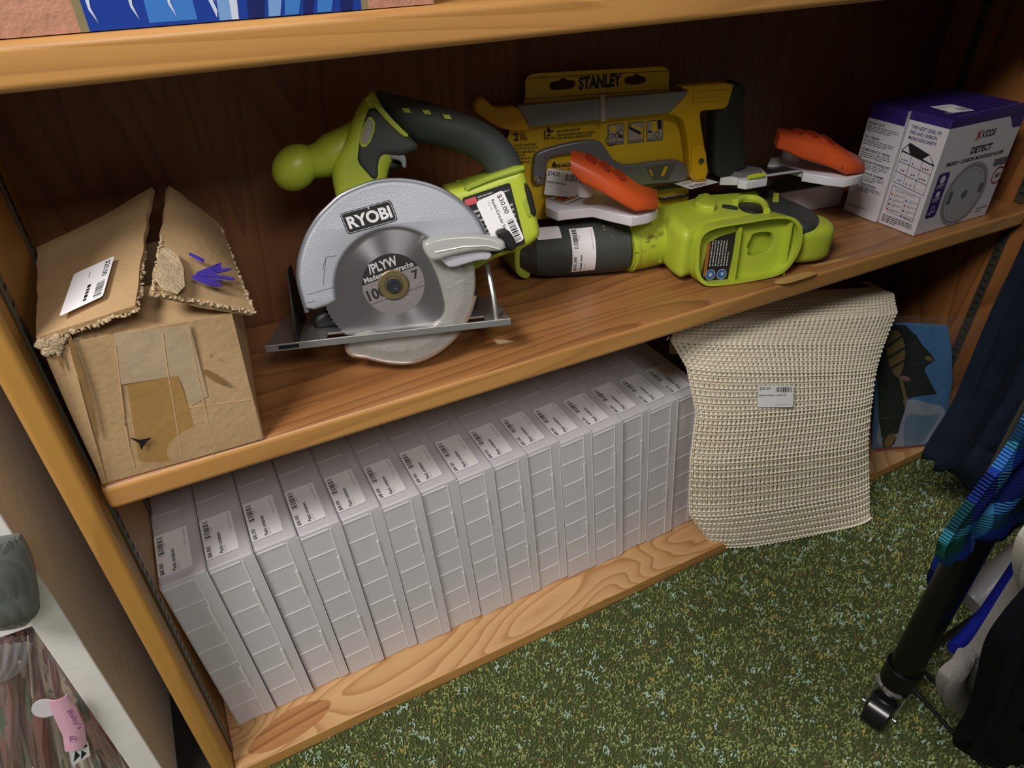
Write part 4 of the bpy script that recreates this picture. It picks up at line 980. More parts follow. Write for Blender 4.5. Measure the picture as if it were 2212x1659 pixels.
# ---------------------------------------------------------------- straightedge guide: rule, two clamps, level slider
sg = thing('straightedge_guide', 'steel straightedge with an orange and white clamp at each end, laid across the lime saw', 'clamp guide', (.7, .12, .5))
ZG = .514
GZ = Fr((.7, .12, ZG), (1,0,0), (0,1,0))
def GT(pts, d=0): return GZ.tr(pts, d)
MB().prism(GZ, GT([(1400,412),(1733,367),(1860,345),(1845,330),(1600,362),(1400,398)]), -.0022, -.0008).build('rule', mat('rule_steel', '6c6b60', .22, .85), sg, bevel=.0003)
wl = MB(); wl.prism(GZ, GT([(1655,381),(1733,369),(1733,366),(1655,377)], .0), -.0006, .0003); wl.build('rule_edge', M_wpl, sg)
def clampset(base, lever, holes, nm_z, post, hinge, seed):
    b = MB(); b.puff(GZ, GT(base), -.0095, .0015, .0010); bo = b.build('clamp_base', M_wpl, sg, ang=50)
    # lever: cross sections between a lower edge and an upper edge
    lo_, hi_, dep = lever
    n = len(lo_); pts = []; mb = MB(); seg = 20; vs = []; fs = []
    for i in range(n):
        a = lo_[i]; b_ = hi_[i]; hgt = (b_-a)*.82; wv = dep[i]; c_ = (a+b_)/2+wv*.5-(b_-a)*.09
        for k in range(seg):
            t = 2*math.pi*k/seg; ct, st_ = math.cos(t), math.sin(t)
            sq = lambda x: math.copysign(abs(x)**.55, x)
            vs.append(c_+hgt*.5*sq(st_)+wv*sq(ct))
    for i in range(n-1):
        for k in range(seg):
            j = (k+1) % seg; fs.append((i*seg+k, i*seg+j, (i+1)*seg+j, (i+1)*seg+k))
    fs.append(tuple(range(seg))[::-1]); fs.append(tuple((n-1)*seg+k for k in range(seg)))
    mb.add(vs, fs); le = mb.build('clamp_lever', M_orange, sg, ang=60)
    hm_ = MB()
    for st_i, (fa, fb) in enumerate(((1, 2), (2, 3), (3, 4))):
        ia, ib = fa, fb; ca = hi_[ia]; cb_ = hi_[ib]; pc = (ca+cb_)/2+(dep[ia]+dep[ib])*.24; e1 = (cb_-ca)*.42; e2 = dep[ia]*.5; pc = pc-(hi_[ia]-lo_[ia])*.15
        if e1.cross(e2).z < 0: e2 = -e2
        q = [pc+e1*math.cos(t)+e2*math.sin(t) for t in [2*math.pi*k/20 for k in range(20)]]
        nn = e1.cross(e2).normalized(); hm_.add([x+nn*.0012 for x in q]+[x-nn*.003 for x in q], [tuple(range(20))]+[(i, i+20, (i+1) % 20+20, (i+1) % 20) for i in range(20)])
    ho = hm_.build('finger_grip', M_orangeD, sg)
    MB().tube(post[0], post[1], 20).build('clamp_post', M_wpl, sg)
    bf = Fr(hinge[0], hinge[1], n=hinge[2]); MB().lathe(bf, [(.0001,.0),(.0022,.0),(.0022,.0006),(.0001,.0006)], 16).build('hinge_pin', M_dark, sg)
def lever_from(pix_lo, pix_hi, yoff, dep, tiltv):
    lo_ = [onY(x, y, Y) for (x, y), Y in zip(pix_lo, yoff)]; hi_ = [onY(x, y, Y+.004) for (x, y), Y in zip(pix_hi, yoff)]
    return lo_, hi_, [Vector(tiltv)*d for d in dep]
# left clamp; the lever's near side is drawn at the given depths
lo = [(1234,370),(1258,395),(1290,408),(1318,424),(1345,440),(1372,455),(1421,449)]
hi = [(1233,328),(1262,334),(1292,350),(1322,368),(1355,388),(1385,408),(1421,420)]
yo = [.112,.106,.099,.092,.085,.080,.080]
clampset([(1177,430),(1185,422),(1240,408),(1282,402),(1330,415),(1421,442),(1421,455),(1400,466),(1365,472),(1320,462),(1281,452),(1240,456),(1205,460),(1180,450)],
  lever_from(lo, hi, yo, [.013,.017,.019,.020,.020,.018,.015], (.55,.8,.12)),
  [(onY(1296,340,.119)+Vector((.002,.004,.004)), Vector((.011,-.004,.001)), Vector((.001,.003,.003))), (onY(1330,366,.110)+Vector((.003,.004,.002)), Vector((.013,-.003,-.004)), Vector((.002,.004,.004))), (onY(1362,384,.103)+Vector((.004,.002,.002)), Vector((.010,-.002,-.005)), Vector((.002,.003,.003)))],
  0, ([onY(1262,424,.125)+Vector((.004,.004,0)), onY(1262,395,.125)+Vector((.004,.004,0))], .009), (onY(1359,441,.0805), (1,0,0), (0,-1,.1)), 1)
p = Print(GZ.hit(1194,427,.0075), GZ.hit(1216,434,.0075)-GZ.hit(1194,427,.0075), GZ.hit(1236,412,.0075)-GZ.hit(1194,427,.0075)); p.n = Vector((0,0,1))
p = Print(GZ.hit(1216,438,.0032), GZ.hit(1256,421,.0032)-GZ.hit(1216,438,.0032), GZ.hit(1195,430,.0032)-GZ.hit(1216,438,.0032)); p.n = Vector((0,0,1))
p.rect(-.05,-.3,1.1,1.4,2,.002); p.rect(0,0,1,1,0); p.rect(.03,.06,.97,.94,1); p.text('CLAMP MATE', .12, .25, .85, .75, 0, .02); p.build('maker_sticker', [M_ink, mat('orange_sticker', 'c46a1c', .5), M_wpl], sg)
lo = [(1676,320),(1700,328),(1730,343),(1762,352),(1795,362),(1825,376),(1866,370)]
hi = [(1686,277),(1712,283),(1742,283),(1775,290),(1810,308),(1840,328),(1866,345)]
yo = [.104,.098,.090,.081,.071,.059,.055]
clampset([(1658,358),(1664,343),(1690,340),(1740,338),(1800,350),(1866,362),(1866,380),(1826,389),(1790,385),(1735,376),(1733,367),(1690,357),(1672,360)],
  lever_from(lo, hi, yo, [.012,.016,.018,.019,.019,.017,.014], (.55,.8,.12)),
  [(onY(1744,291,.133)+Vector((.003,.004,.003)), Vector((.012,-.004,.001)), Vector((.001,.003,.003))), (onY(1782,308,.122)+Vector((.003,.004,.002)), Vector((.013,-.003,-.004)), Vector((.002,.004,.004))), (onY(1816,326,.113)+Vector((.004,.002,.002)), Vector((.010,-.002,-.005)), Vector((.002,.003,.003)))],
  0, ([GZ.hit(1705,348,.0), GZ.hit(1705,348,.0)+Vector((0,0,.020))], .011), (onY(1821,363,.0585), (1,0,0), (0,-1,.1)), 2)
# slider with level vial
sl = MB(); sl.puff(GZ, smooth(GT([(1555,393),(1556,381),(1620,371),(1645,375),(1655,385),(1656,396),(1612,403),(1594,400),(1593,394)]), 0), -.004, .006, .0012); sl.build('level_slider', M_wpl, sg, ang=50)
sl = MB(); sl.prism(GZ, GT([(1558,369),(1590,357),(1645,366),(1642,373),(1600,378)], .010), .006, .012); sl.build('slider_lens', mat('slider_grey', '77757a', .3), sg, bevel=.0005)
A_ = GZ.hit(1617,383,.010); B_ = GZ.hit(1650,378,.010); MB().tube([A_, A_.lerp(B_,.33), A_.lerp(B_,.66), B_], [.0028,.0033,.0033,.0028], 14).build('level_vial', mat('yellow_vial', 'c3d23a', .15, coat=.5), sg)
pt = Print(GZ.hit(1492,409,.0025), GZ.hit(1553,394,.0025)-GZ.hit(1492,409,.0025), GZ.hit(1456,397,.0025)-GZ.hit(1492,409,.0025)); pt.n = Vector((0,0,1)); pt.slab(.001, 0); pt.bars(.1,.08,.7,.4,1,True,14); pt.lines(.1,.55,.9,.8,2,2)
pt.build('price_label', [M_lab, M_ink, M_grey_ink], sg)
# flat carton under the right clamp
fc = thing('flat_carton', 'flat white carton with dark grey lid, lying under the right orange clamp', 'box', (.86, .16, ZM))
A1 = onZ(1770,452,ZM); B1 = onZ(1832,441,ZM); ex_ = (B1-A1).normalized(); ey_ = Vector((-ex_.y, ex_.x, 0))
FC = Fr(B1-ex_*.215, ex_, ey_); h_ = .034
MB().box((0,0,.0005), (.2,.050,h_), fr=FC).build('carton_body', mat('white_card', 'd9d4da', .55), fc, bevel=.001)
MB().box((0,.0005,h_), (.2,.050,h_+.0014), fr=FC).build('carton_lid', mat('dark_lid', '66645b', .5), fc, bevel=.0004)

# ---------------------------------------------------------------- alarm boxes
M_purple = mat('purple_print', '33226b', .45); M_red = mat('red_print', 'a02a34', .5); M_blue = mat('blue_print', '3a56a0', .5)
M_boxw = mat('white_coated_card', 'cfccd2', .45, coat=.1); M_g1 = mat('grey_print', '8f8f92', .5); M_g2 = mat('dark_grey_print', '5e5f62', .5); M_g3 = mat('light_grey_print', 'a8a8ab', .5)
def alarm_box(x0, y0, front, label, x1=1.118, h=.147, d=.0545):
    r = thing('alarm_box', label, 'box', ((x0+x1)/2, y0+d/2, ZM), 'smoke alarm boxes')
    z0 = ZM+.0006
    MB().box((x0, y0, z0), (x1, y0+d, z0+h)).build('carton', [M_boxw], r, bevel=.0012)
    # purple lid wrap
    w = MB(); w.box((x0-.0002, y0-.0002, z0+h-.001), (x1+.0002, y0+d+.0002, z0+h+.0003)); w.build('top_panel', M_purple, r, bevel=.0008)
    if front:
        p = Print((x0, y0, z0), (x1-x0, 0, 0), (0, 0, h))
        p.poly([(0,1),(0,.93),(.78,.93),(.82,.90),(.86,.84),(.90,.82),(1,.82),(1,1)], 0)
        p.text('KIDDE', .48, .79, .66, .85, 1, .03); p.poly([(.40,.78),(.42,.78),(.47,.86),(.45,.86)], 2); p.poly([(.40,.84),(.44,.80),(.47,.78),(.445,.83)], 2); p.poly([(.41,.86),(.43,.86),(.42,.82)], 2)
        p.text('DETECT', .40, .665, .68, .725, 1, .04); p.text('SMOKE + CARBON MONOXIDE ALARM', .12, .60, .88, .635, 1, .03)
        W_ = (x1-x0)
        cx, cy = .53, .29
        for k, (rr_, mi) in enumerate(((.0425, 3), (.038, 4), (.037, 5), (.033, 3), (.032, 5))): p.disc(cx, cy, rr_, mi, 60)
        for a in (-.2, .0): p.rect(cx-.22, cy+a*.2-.02, cx-.17, cy+a*.2+.06, 4)
        p.rect(cx+.18, cy-.02, cx+.24, cy+.07, 4); p.disc(cx, cy+.0, .006, 4)
        p.rect(.07,.15,.21,.55,0,.004); p.disc(.14,.49,.005,6); p.lines(.09,.41,.19,.45,3,6); p.disc(.14,.36,.004,6); p.lines(.09,.29,.19,.33,3,6); p.ring(.14,.23,.003,.0038,6); p.lines(.09,.17,.19,.2,2,6)
        p.rect(.80,.50,.99,.56,4); p.ring(.93,.40,.010,.0118,2); p.text('#1', .90,.375,.96,.425,1,.02); p.lines(.8,.05,.95,.11,2,4,.3,4)
        p.build('front_print', [M_purple, M_ink, M_red, M_g1, M_g2, M_g3, M_boxw], r)
    p = Print((x0-.00005, y0+d, z0), (0, -d, 0), (0, 0, h))
    p.rect(0, .87 if not front else .93, 1, 1, 0)
    if front:
        p.text('THE NEXT LEVEL OF', .12, .865, .86, .895, 0, .02); p.text('FIRE AND CARBON', .12, .82, .8, .85, 0, .02); p.text('MONOXIDE SAFETY.', .12, .775, .84, .805, 0, .02)
        # little house diagram
        p.poly([(.05,.68),(.2,.75),(.75,.70),(.95,.62),(.9,.62),(.05,.665)], 1); p.poly([(.07,.675),(.17,.725),(.27,.665)], 4); p.poly([(.62,.65),(.75,.695),(.9,.63)], 4)
        for yy in (.665,.58,.49,.40): p.line(.05, yy, .93, yy-.035, .0006, 1)
        for xx in (.06,.34,.64,.92): p.line(xx, .67-.035*xx, xx, .40-.035*xx, .0005, 1)
        rnd = random.Random(3)
        for i in range(3):
            for j in range(3):
                for k in range(3): p.disc(.13+.29*i+k*.06, .60-.088*j-.01*i, .0011, rnd.choice((2,3,3,4)), 8)
        p.rect(.12,.13,.86,.36,4); p.line(.1,.37,.88,.34,.0004,1); p.line(.1,.15,.88,.12,.0004,1); p.line(.1,.37,.1,.15,.0004,1); p.line(.88,.34,.88,.12,.0004,1); p.line(.5,.32,.5,.14,.0003,1)
        p.text('HOME SAFETY PRODUCT', .2, .325, .74, .345, 1); 
        for k in range(4): p.line(.1,.31-.045*k,.88,.285-.045*k,.0003,5); p.disc(.16,.29-.045*k,.0014,(2,3,1,2)[k],10); p.disc(.56,.275-.045*k,.0014,(3,2,1,3)[k],10); p.lines(.22,.275-.045*k,.45,.295-.045*k,2,5); p.lines(.62,.262-.045*k,.84,.28-.045*k,2,5)
        p.lines(.08,.03,.9,.1,4,5,.4,7)
    else:
        for k, (s_, yy) in enumerate((('WHAT IS IT', .82), ('10+ YEARS', .70), ('COMPONENTLY TESTED', .59), ('TRUE-EDGE TECHNOLOGY', .49), ('IN-DISTANCE ALARMS', .39), ('TRUST SOLUTIONS', .29))):
            p.text(s_, .06, yy, .06+.045*len(s_), yy+.022, 1, .02); p.lines(.06, yy-.065, .9, yy-.012, 3, 5, .4, k)
        p.lines(.06,.06,.7,.09,2,5,.3,9)
    p.build('side_print', [M_purple, M_ink, M_red, M_blue, M_boxw, M_g2], r)
    if front:
        p = Print(Vector((x0+.028, y0+.020, z0+h+.0006)), (.034, -.006, 0), (.004, .034, 0)); p.slab(.001, 0); p.bars(.55,.1,.95,.5,1,True,10); p.lines(.1,.6,.8,.8,2,2); p.build('price_label', [M_lab, M_ink, M_grey_ink], r)
        p = Print(Vector((x0, y0, z0+h+.0004)), (x1-x0, 0, 0), (0, d, 0)); p.text('KIDDE', .14, .35, .3, .48, 0, .02); p.rect(.12,.12,.98,.13,0); p.build('top_print', [M_g3], r)
    return r
alarm_box(.969, .0145, True, 'purple and white smoke alarm box with its printed front showing, nearest the shelf edge')
alarm_box(.965, .0700, False, 'purple and white smoke alarm box directly behind the other alarm box')
# dark item beyond the boxes
di = MB(); di.box((1.13, .05, ZM+.0006), (1.185, .12, ZM+.075)); tag(di.build('dark_carton', mat('maroon_card', '2e1a1c', .5, var=.5, vscale=60), loc=(1.15,.08,ZM), bevel=.002), 'small dark maroon carton right of the smoke alarm boxes', 'box')

# ---------------------------------------------------------------- game box on the top shelf
gb = thing('game_box', 'wide cardboard game box with blue artwork between sandy borders on the top shelf', 'game box', (.25, .06, ZT+TT))
zt = ZT+TT+.0006
GA = onY(-60, 92, .006); GBx = onY(936, 6, .006)
gx0, gx1 = GA.x, GBx.x
gh = .20
MB().box((gx0, .006, zt), (gx1, .10, zt+gh)).build('carton', mat('brown_board', '9a6a55', .6, var=.15, vscale=30), gb, bevel=.001)
p = Print((gx0, .0055, zt), (gx1-gx0, 0, 0), (0, 0, gh)); W_ = gx1-gx0
def gxf(px): return (onY(px, 60, .006).x-gx0)/W_
M_sand = mat('sandy_print', 'c08a70', .6, bump=.3, bscale=300, var=.22, vscale=90)
x1_, x2_, x3_, x4_ = gxf(172), gxf(192), gxf(786), gxf(800)
p.rect(0, 0, 1, 1, 0); p.rect(x1_, 0, x2_, 1, 1); p.rect(x2_, 0, x3_, 1, 2); p.rect(x3_, 0, x4_, 1, 1)
for (c0, wd_) in ((gxf(385), .055),): p.poly([(c0-wd_, .01), (c0+wd_*.8, .01), (c0+wd_*.6, 1), (c0-wd_*.7, 1)], 3)
s0 = gxf(480)
p.poly([(gxf(415), .30), (gxf(430), .30), (gxf(478), .03), (gxf(474), .01)], 4)
p.poly([(gxf(425), .30), (gxf(462), .30), (gxf(478), .05)], 5)
for k, (a, b, c, mi) in enumerate(((478,505,30,6),(505,520,26,4),(540,575,50,7),(585,610,60,6),(620,650,70,3),(660,680,60,7),(690,720,70,3),(740,765,40,7))):
    p.poly([(gxf(a), .002), (gxf(b), .002), (gxf(b+c), .3), (gxf(a+c*.6), .3)], mi)
for cx_ in (205, 296, 378):
    xx = gxf(cx_); p.poly([(xx-.014,.15),(xx-.004,.10),(xx+.008,.095),(xx+.004,.06),(xx+.010,.02),(xx-.001,.055),(xx-.001,.082),(xx-.010,.10)], 4)
bx = gxf(18); p.poly([(bx-.05,.3),(bx+.04,.3),(bx+.03,.17),(bx+.05,.10),(bx+.01,.13),(bx,.09),(bx-.012,.13),(bx-.04,.12)], 3)
p.build('front_artwork', [M_sand, mat('olive_border', '8a7f5c', .5), mat('royal_blue_print', '1c3f9e', .35), mat('sky_blue_print', '3f7fd0', .35), mat('white_print', 'd0dcf0', .4), mat('pink_print', 'e0a090', .4), mat('pale_blue_print', '7aa5dd', .4), mat('navy_print', '1a2566', .4)], gb)

# ---------------------------------------------------------------- rug pad
rp = thing('rug_pad', 'folded cream mesh rug pad with a $20.00 label, propped on the bottom shelf edge', 'rug pad', (.8, .0, -.01))
rowsL = [(1545,1186,-.006),(1495,1120,-.002),(1497,1000,.002),(1510,900,.008),(1490,800,.022),(1455,740,.040),(1470,700,.060),(1530,660,.085),(1560,640,.10)]
rowsR = [(1890,1140,-.086),(1888,1060,-.080),(1886,960,-.070),(1895,870,-.058),(1905,800,-.045),(1925,740,-.030),(1950,680,-.010),(1940,640,.03),(1900,622,.07)]
def crl(rows, t):
    x = t*(len(rows)-1); i = min(int(x), len(rows)-2); f = x-i; a, b = rows[i], rows[i+1]
    f2 = f*f*(3-2*f)*.5+f*.5; return [a[k]*(1-f2)+b[k]*f2 for k in range(3)]
fold = nz(31, .0030, 22)
def pad(s_, t_, d=0):
    l = crl(rowsL, t_); r = crl(rowsR, t_)
    A_ = onY(*l); B_ = onY(*r); p_ = A_.lerp(B_, s_)
    nrm = Vector((-.35, -.9, .25)).normalized()
    bulge = .006*math.sin(math.pi*s_)*(.4+.6*math.sin(math.pi*min(1, t_*1.1)))
    rd = .012*((2*abs(s_-.5))**6)
    q_ = p_+nrm*(d+fold(p_)+bulge)-nrm*rd
    q_.z = max(q_.z, FLOOR+.007)
    return q_
M_cream = mat('cream_foam_cord', 'f2ead6', .8, spec=.2); M_creamD = mat('cream_foam_layer', 'b5a27a', .9, spec=.1, bump=.6, bscale=700, var=.35, vscale=260)
mb = MB(); mb.grid(lambda a, b: pad(.01+.98*a, .005+.985*b, -.006), 40, 50, thick=-.0); 
mb = MB(); mb.grid(lambda a, b: pad(.015+.97*a, .01+.98*b, -.0045), 36, 44, thick=.034); mb.build('inner_layer', M_creamD, rp, ang=70)
nr_, ncl = 58, 44
net = MB()
for layer, dd, seedp in ((0, 0, 0.0), (1, -.0028, .5)):
    for j in range(nr_+1):
        t_ = min(1, (j+seedp)/nr_); pts = []; rs_ = []
        n = ncl*4
        for i in range(n+1):
            a = i/n; ph = (i % 4); k = math.cos(2*math.pi*(a*ncl+seedp))
            pts.append(pad(a, min(1, max(0, t_+.0016*k)), dd+.0007*k)); rs_.append(.00135+.0006*k)
        net.tube(pts, rs_, 5, cap=False)
    for i in range(ncl+1):
        for off in (-.0028, .0028):
            a = min(1, max(0, (i+seedp)/ncl+off)); pts = [pad(min(1, max(0, a+.0012*math.sin(j*2.1+i))), j/(nr_*2), dd-.0004) for j in range(nr_*2+1)]
            net.tube(pts, .00075, 4, cap=False)
net.build('mesh_surface', M_cream, rp, ang=80)
# loose edges of the folded layers along the bottom and the right side
ed = MB()
for L_i in range(3):
    dz = -.010*(L_i+1)
    for edge in range(2):
        pts = []; pts2 = []
        for i in range(ncl*4+1):
            a = i/(ncl*4); k = math.cos(2*math.pi*a*ncl)
            if edge == 0: b_ = pad(.02+.96*a, .0, dz)+Vector((0, 0, -.003*L_i*0+.0005*k)); c_ = pad(.02+.96*a, .035, dz)
            else: b_ = pad(1.0, a, dz)+Vector((.002*L_i+.0006*k, 0, 0)); c_ = pad(.975, a, dz)
            b_.z = max(b_.z, FLOOR+.006); pts.append(b_); pts2.append(b_.lerp(c_, .45))
            if i % 4 == 0: ed.tube([b_, b_.lerp(c_, .5), c_], .0007, 4, cap=False)
        ed.tube(pts, .0012, 5, cap=False); ed.tube(pts2, .0012, 5, cap=False)
ed.build('folded_edge', M_cream, rp, ang=80)
c0 = pad(.37, .49, .0); 
def near(px, py):
    best = None
    for i in range(41):
        for j in range(41):
            q = pad(i/40, j/40, .0022); d_ = q-CAM; dd = d_.dot(_fwd); X = W_PX/2+F_PX*d_.dot(_rt)/dd; Y = H_PX/2-F_PX*d_.dot(_up)/dd
            e = (X-px)**2+(Y-py)**2
            if best is None or e < best[0]: best = (e, q)
    return best[1]
PFd = near(1675, 858); RPF = Fr(PFd, Vector((.95, -.30, 0)), n=Vector((-.28,-.9,.25)))
A_ = RPF.hit(1636,880,.0022); p = Print(A_, RPF.hit(1713,879,.0022)-A_, RPF.hit(1637,833,.0022)-A_); p.n = RPF.n.copy(); p.slab(.002, 0)
p.text('$20.00', .04, .79, .35, .93, 1, .01); p.bars(.5, .7, .95, .92, 1, True, 16); p.text('21484', .65, .62, .78, .67, 2); p.text('carpet traction- under rug', .03, .5, .8, .6, 1, .02); p.text('Shop 92', .03, .43, .18, .47, 2); p.text('Tag Rx: Unique Net', .5, .1, .92, .15, 2)
p.build('price_label', [M_lab, M_ink, M_grey_ink], rp)

# ---------------------------------------------------------------- bagged costume at the right end of the bottom shelf
cbg = thing('bagged_garment', 'clear plastic bag with a printed insert of a dark coat, right of the rug pad', 'bagged garment', (1.08, .02, 0))
KB = Fr(onZ(1900, 972, .002), (.94, -.34, 0), n=Vector((-.34, -.94, .03)))
def KT(pts, d=0): return KB.tr(pts, d)
ins = [(1885,972),(2005,962),(2030,930),(2050,880),(2058,820),(2057,760),(2048,704),(1960,700),(1900,700)]
bow_ = lambda u, v: 0
MB().prism(KB, KT(ins), -.006, 0).build('printed_insert', mat('blue_insert', '4e86bd', .35, var=.12, vscale=10), cbg, bevel=.001)
p = Print(KB.P(0,0,.0003), KB.ex, KB.ey); p.n = KB.n.copy(); p.g = .0002
def kp(pts, mi, sm=1): p.poly(smooth(KT(pts, .0004), sm) if sm else KT(pts, .0004), mi)
kp([(1890,972),(2005,962),(2030,925),(2048,880),(2000,870),(1965,860),(1930,880),(1900,900)], 1); kp([(1955,975),(1990,960),(2020,915),(2035,890),(2000,900),(1960,890),(1950,930)], 5)
kp([(1900,703),(1955,701),(1975,722),(1992,745),(2013,767),(2019,778),(2000,792),(1997,800),(2012,830),(2024,851),(1990,855),(1958,861),(1955,885),(1945,915),(1940,936),(1904,946),(1898,900),(1894,800)], 2, 0)
kp([(1916,716),(1938,711),(1953,735),(1956,770),(1946,812),(1934,815),(1920,790),(1914,750)], 3); kp([(1917,745),(1950,722),(1951,727),(1917,752)], 2, 0); kp([(1918,770),(1955,748),(1955,753),(1919,776)], 2, 0); kp([(1921,795),(1955,775),(1954,780),(1923,800)], 2, 0); kp([(1940,812),(1948,812),(1960,862),(1954,868)], 3, 0)
kp([(1976,720),(2006,766),(1996,772),(1965,748)], 7, 0)
kp([(1995,768),(2012,770),(2016,780),(2000,778)], 3); kp([(1948,808),(1970,818),(1958,825),(1946,818)], 4)
kp([(1952,860),(1958,862),(1956,885),(1950,870)], 3); kp([(1905,940),(1938,934),(1930,965),(1905,970)], 2); kp([(1915,938),(1938,936),(1925,962),(1908,964)], 3)
kp([(1890,968),(2006,960),(2004,967),(1890,975)], 6, 0)
p.build('insert_picture', [mat('p0', '5e93c4'), mat('snow_print', 'a4adc2', .4), mat('coat_print', '10201b', .4), mat('ochre_print', '84703c', .45), mat('rose_print', '9a7078', .45), mat('mist_print', '7490ad', .4), mat('rust_band', '8a3a1e', .5), mat('sleeve_print', '0c1415', .4)], cbg)
wr = nz(44, .0025, 60)
def bagf(a, b):
    L0 = [(1880,975),(1885,860),(1895,760),(1905,675)]; R0_ = [(2012,968),(2062,880),(2080,760),(2120,682)]
    t = b*3; i = min(int(t), 2); f = t-i
    l = tuple(L0[i][k]*(1-f)+L0[i+1][k]*f for k in range(2)); r = tuple(R0_[i][k]*(1-f)+R0_[i+1][k]*f for k in range(2))
    u0, v0 = KB.uv(*l); u1, v1 = KB.uv(*r); u = u0+(u1-u0)*a; v = v0+(v1-v0)*a
    pp_ = KB.P(u, v, .006+.007*math.sin(math.pi*a)*math.sin(math.pi*b)); q_ = pp_+KB.n*(wr(pp_)*.8+.0012*math.sin(140*u+30*v))
    q_.x = min(q_.x, 1.196); return q_
MB().grid(bagf, 50, 40).build('bag_film', film('clear_bag', 'e8ecf0', .03, .04, 0, 1.0, 70), cbg, ang=80)

# ---------------------------------------------------------------- clothes rack with hanging garments
rk = thing('clothes_rack', 'black metal clothes rack post with a castor on the green carpet', 'clothes rack', (.70, -.30, FLOOR))
PB = onZ(1950, 1450, .062); 
M_blk = mat('black_powder_coat', '0d0d0f', .35, .2); M_chr = mat('chrome', 'c0c0c4', .18, 1.0)
MB().tube([PB+Vector((0,0,-.0)), PB+Vector((0,0,1.3))], .0165, 28).build('post', M_blk, rk)
MB().tube([PB+Vector((0,0,-.018)), PB+Vector((0,0,.012))], .0195, 28).build('post_collar', M_blk, rk, bevel=.001)
MB().tube([PB+Vector((0,0,-.030)), PB+Vector((0,0,-.018))], [.016,.018], 28).build('castor_cup', M_chr, rk)
wax = Vector((.28, -.96, 0)).normalized(); cc = onZ(1899, 1534, FLOOR+.0245); cc.z = FLOOR+.0245
WF = Fr(cc, Vector((.96,.28,0)), n=wax)
MB().lathe(WF, [(.0001,-.0135),(.019,-.0135),(.0222,-.0115),(.0225,0),(.0222,.0115),(.019,.0135),(.0001,.0135)], 40).build('castor_wheel', mat('black_wheel', '161618', .25), rk)
fk = MB(); cup_c = Vector((PB.x-.003, PB.y, PB.z-.022))
fk.tube([cup_c+Vector((0,0,-.004)), cup_c+Vector((0,0,.0)), cup_c+Vector((0,0,.003))], [.019,.0195,.017], 24)
for sg_ in (-1, 1):
    o_ = wax*(.0165*sg_); q0 = cc+o_; q1 = cup_c+wax*(.0165*sg_)+Vector((0,0,-.002)); t_ = Vector((.96,.28,0))*.009
    fk.hexa([q0-t_*.6-wax*.0007, q0+t_*.6-wax*.0007, q0+t_*.6+wax*.0007, q0-t_*.6+wax*.0007], [q1-t_-wax*.0007, q1+t_-wax*.0007, q1+t_+wax*.0007, q1-t_+wax*.0007])
    fk.tube([q0-wax*.001*sg_, q0+wax*.003*sg_], .0042, 12)
fk.build('castor_fork', M_chr, rk)
rd = MB()
for px0, px1, z_ in (((1955,1468),(2110,1640),.045), ((1990,1445),(2110,1560),.060)):
    rd = MB(); a = onZ(*px0, z_); b = onZ(*px1, z_); dv_ = (b-a); rd.tube([a, a+dv_*2.6], .0024, 10); rd.build('base_rod', M_chr if False else mat('dark_rod', '2a2a2c', .25, .8), rk)
rd = MB(); a = onZ(1985,1420,.07); rd.tube([a, onZ(2110,1330,.07)], .004, 10); rd.build('cross_bar', M_blk, rk)
RV = Vector((0, -1, 0))
MB().tube([PB+Vector((0,.0,1.28)), PB+Vector((0,-.9,1.28))], .0125, 20).build('hanging_rail', M_blk, rk)
def sheet(name, rows, Y, width, m, label, cat, th=.010, fold_amp=.006, fold_n=5, seed=1, yslope=0.0, nu=44, nv=90, group=None, hem=0):
    """hanging cloth: left outline given, runs to the right in soft folds"""
    L3 = [onY(x, y, Y) for x, y in rows]; L3 = [Vector(q) for q in smooth([tuple(p_) for p_ in L3], 2, False)]; L3.append(Vector((L3[-1].x+.01, Y, 1.24)))
    rr = random.Random(seed); ph = rr.uniform(0, 6)
    zs = [p_.z for p_ in L3]
    def f(a, b):
        t = b*(len(L3)-1); i = min(int(t), len(L3)-2); k = t-i; p_ = L3[i].lerp(L3[i+1], k)
        u = a*width
        fo_ = fold_amp*math.sin(fold_n*2*math.pi*a+ph+b*1.3)*min(1, a*6+.15)+fold_amp*.5*math.sin(fold_n*4.4*math.pi*a+b*2)
        return Vector((p_.x+u, Y+fo_-yslope*u, p_.z+hem*u*(1-b)))
    me_ = MB().grid(f, nu, nv, thick=-th)
    o = me_.build(name, m, None, ang=80, loc=(L3[0].x+width/2, Y, zs[0]))
    return tag(o, label, cat, group)
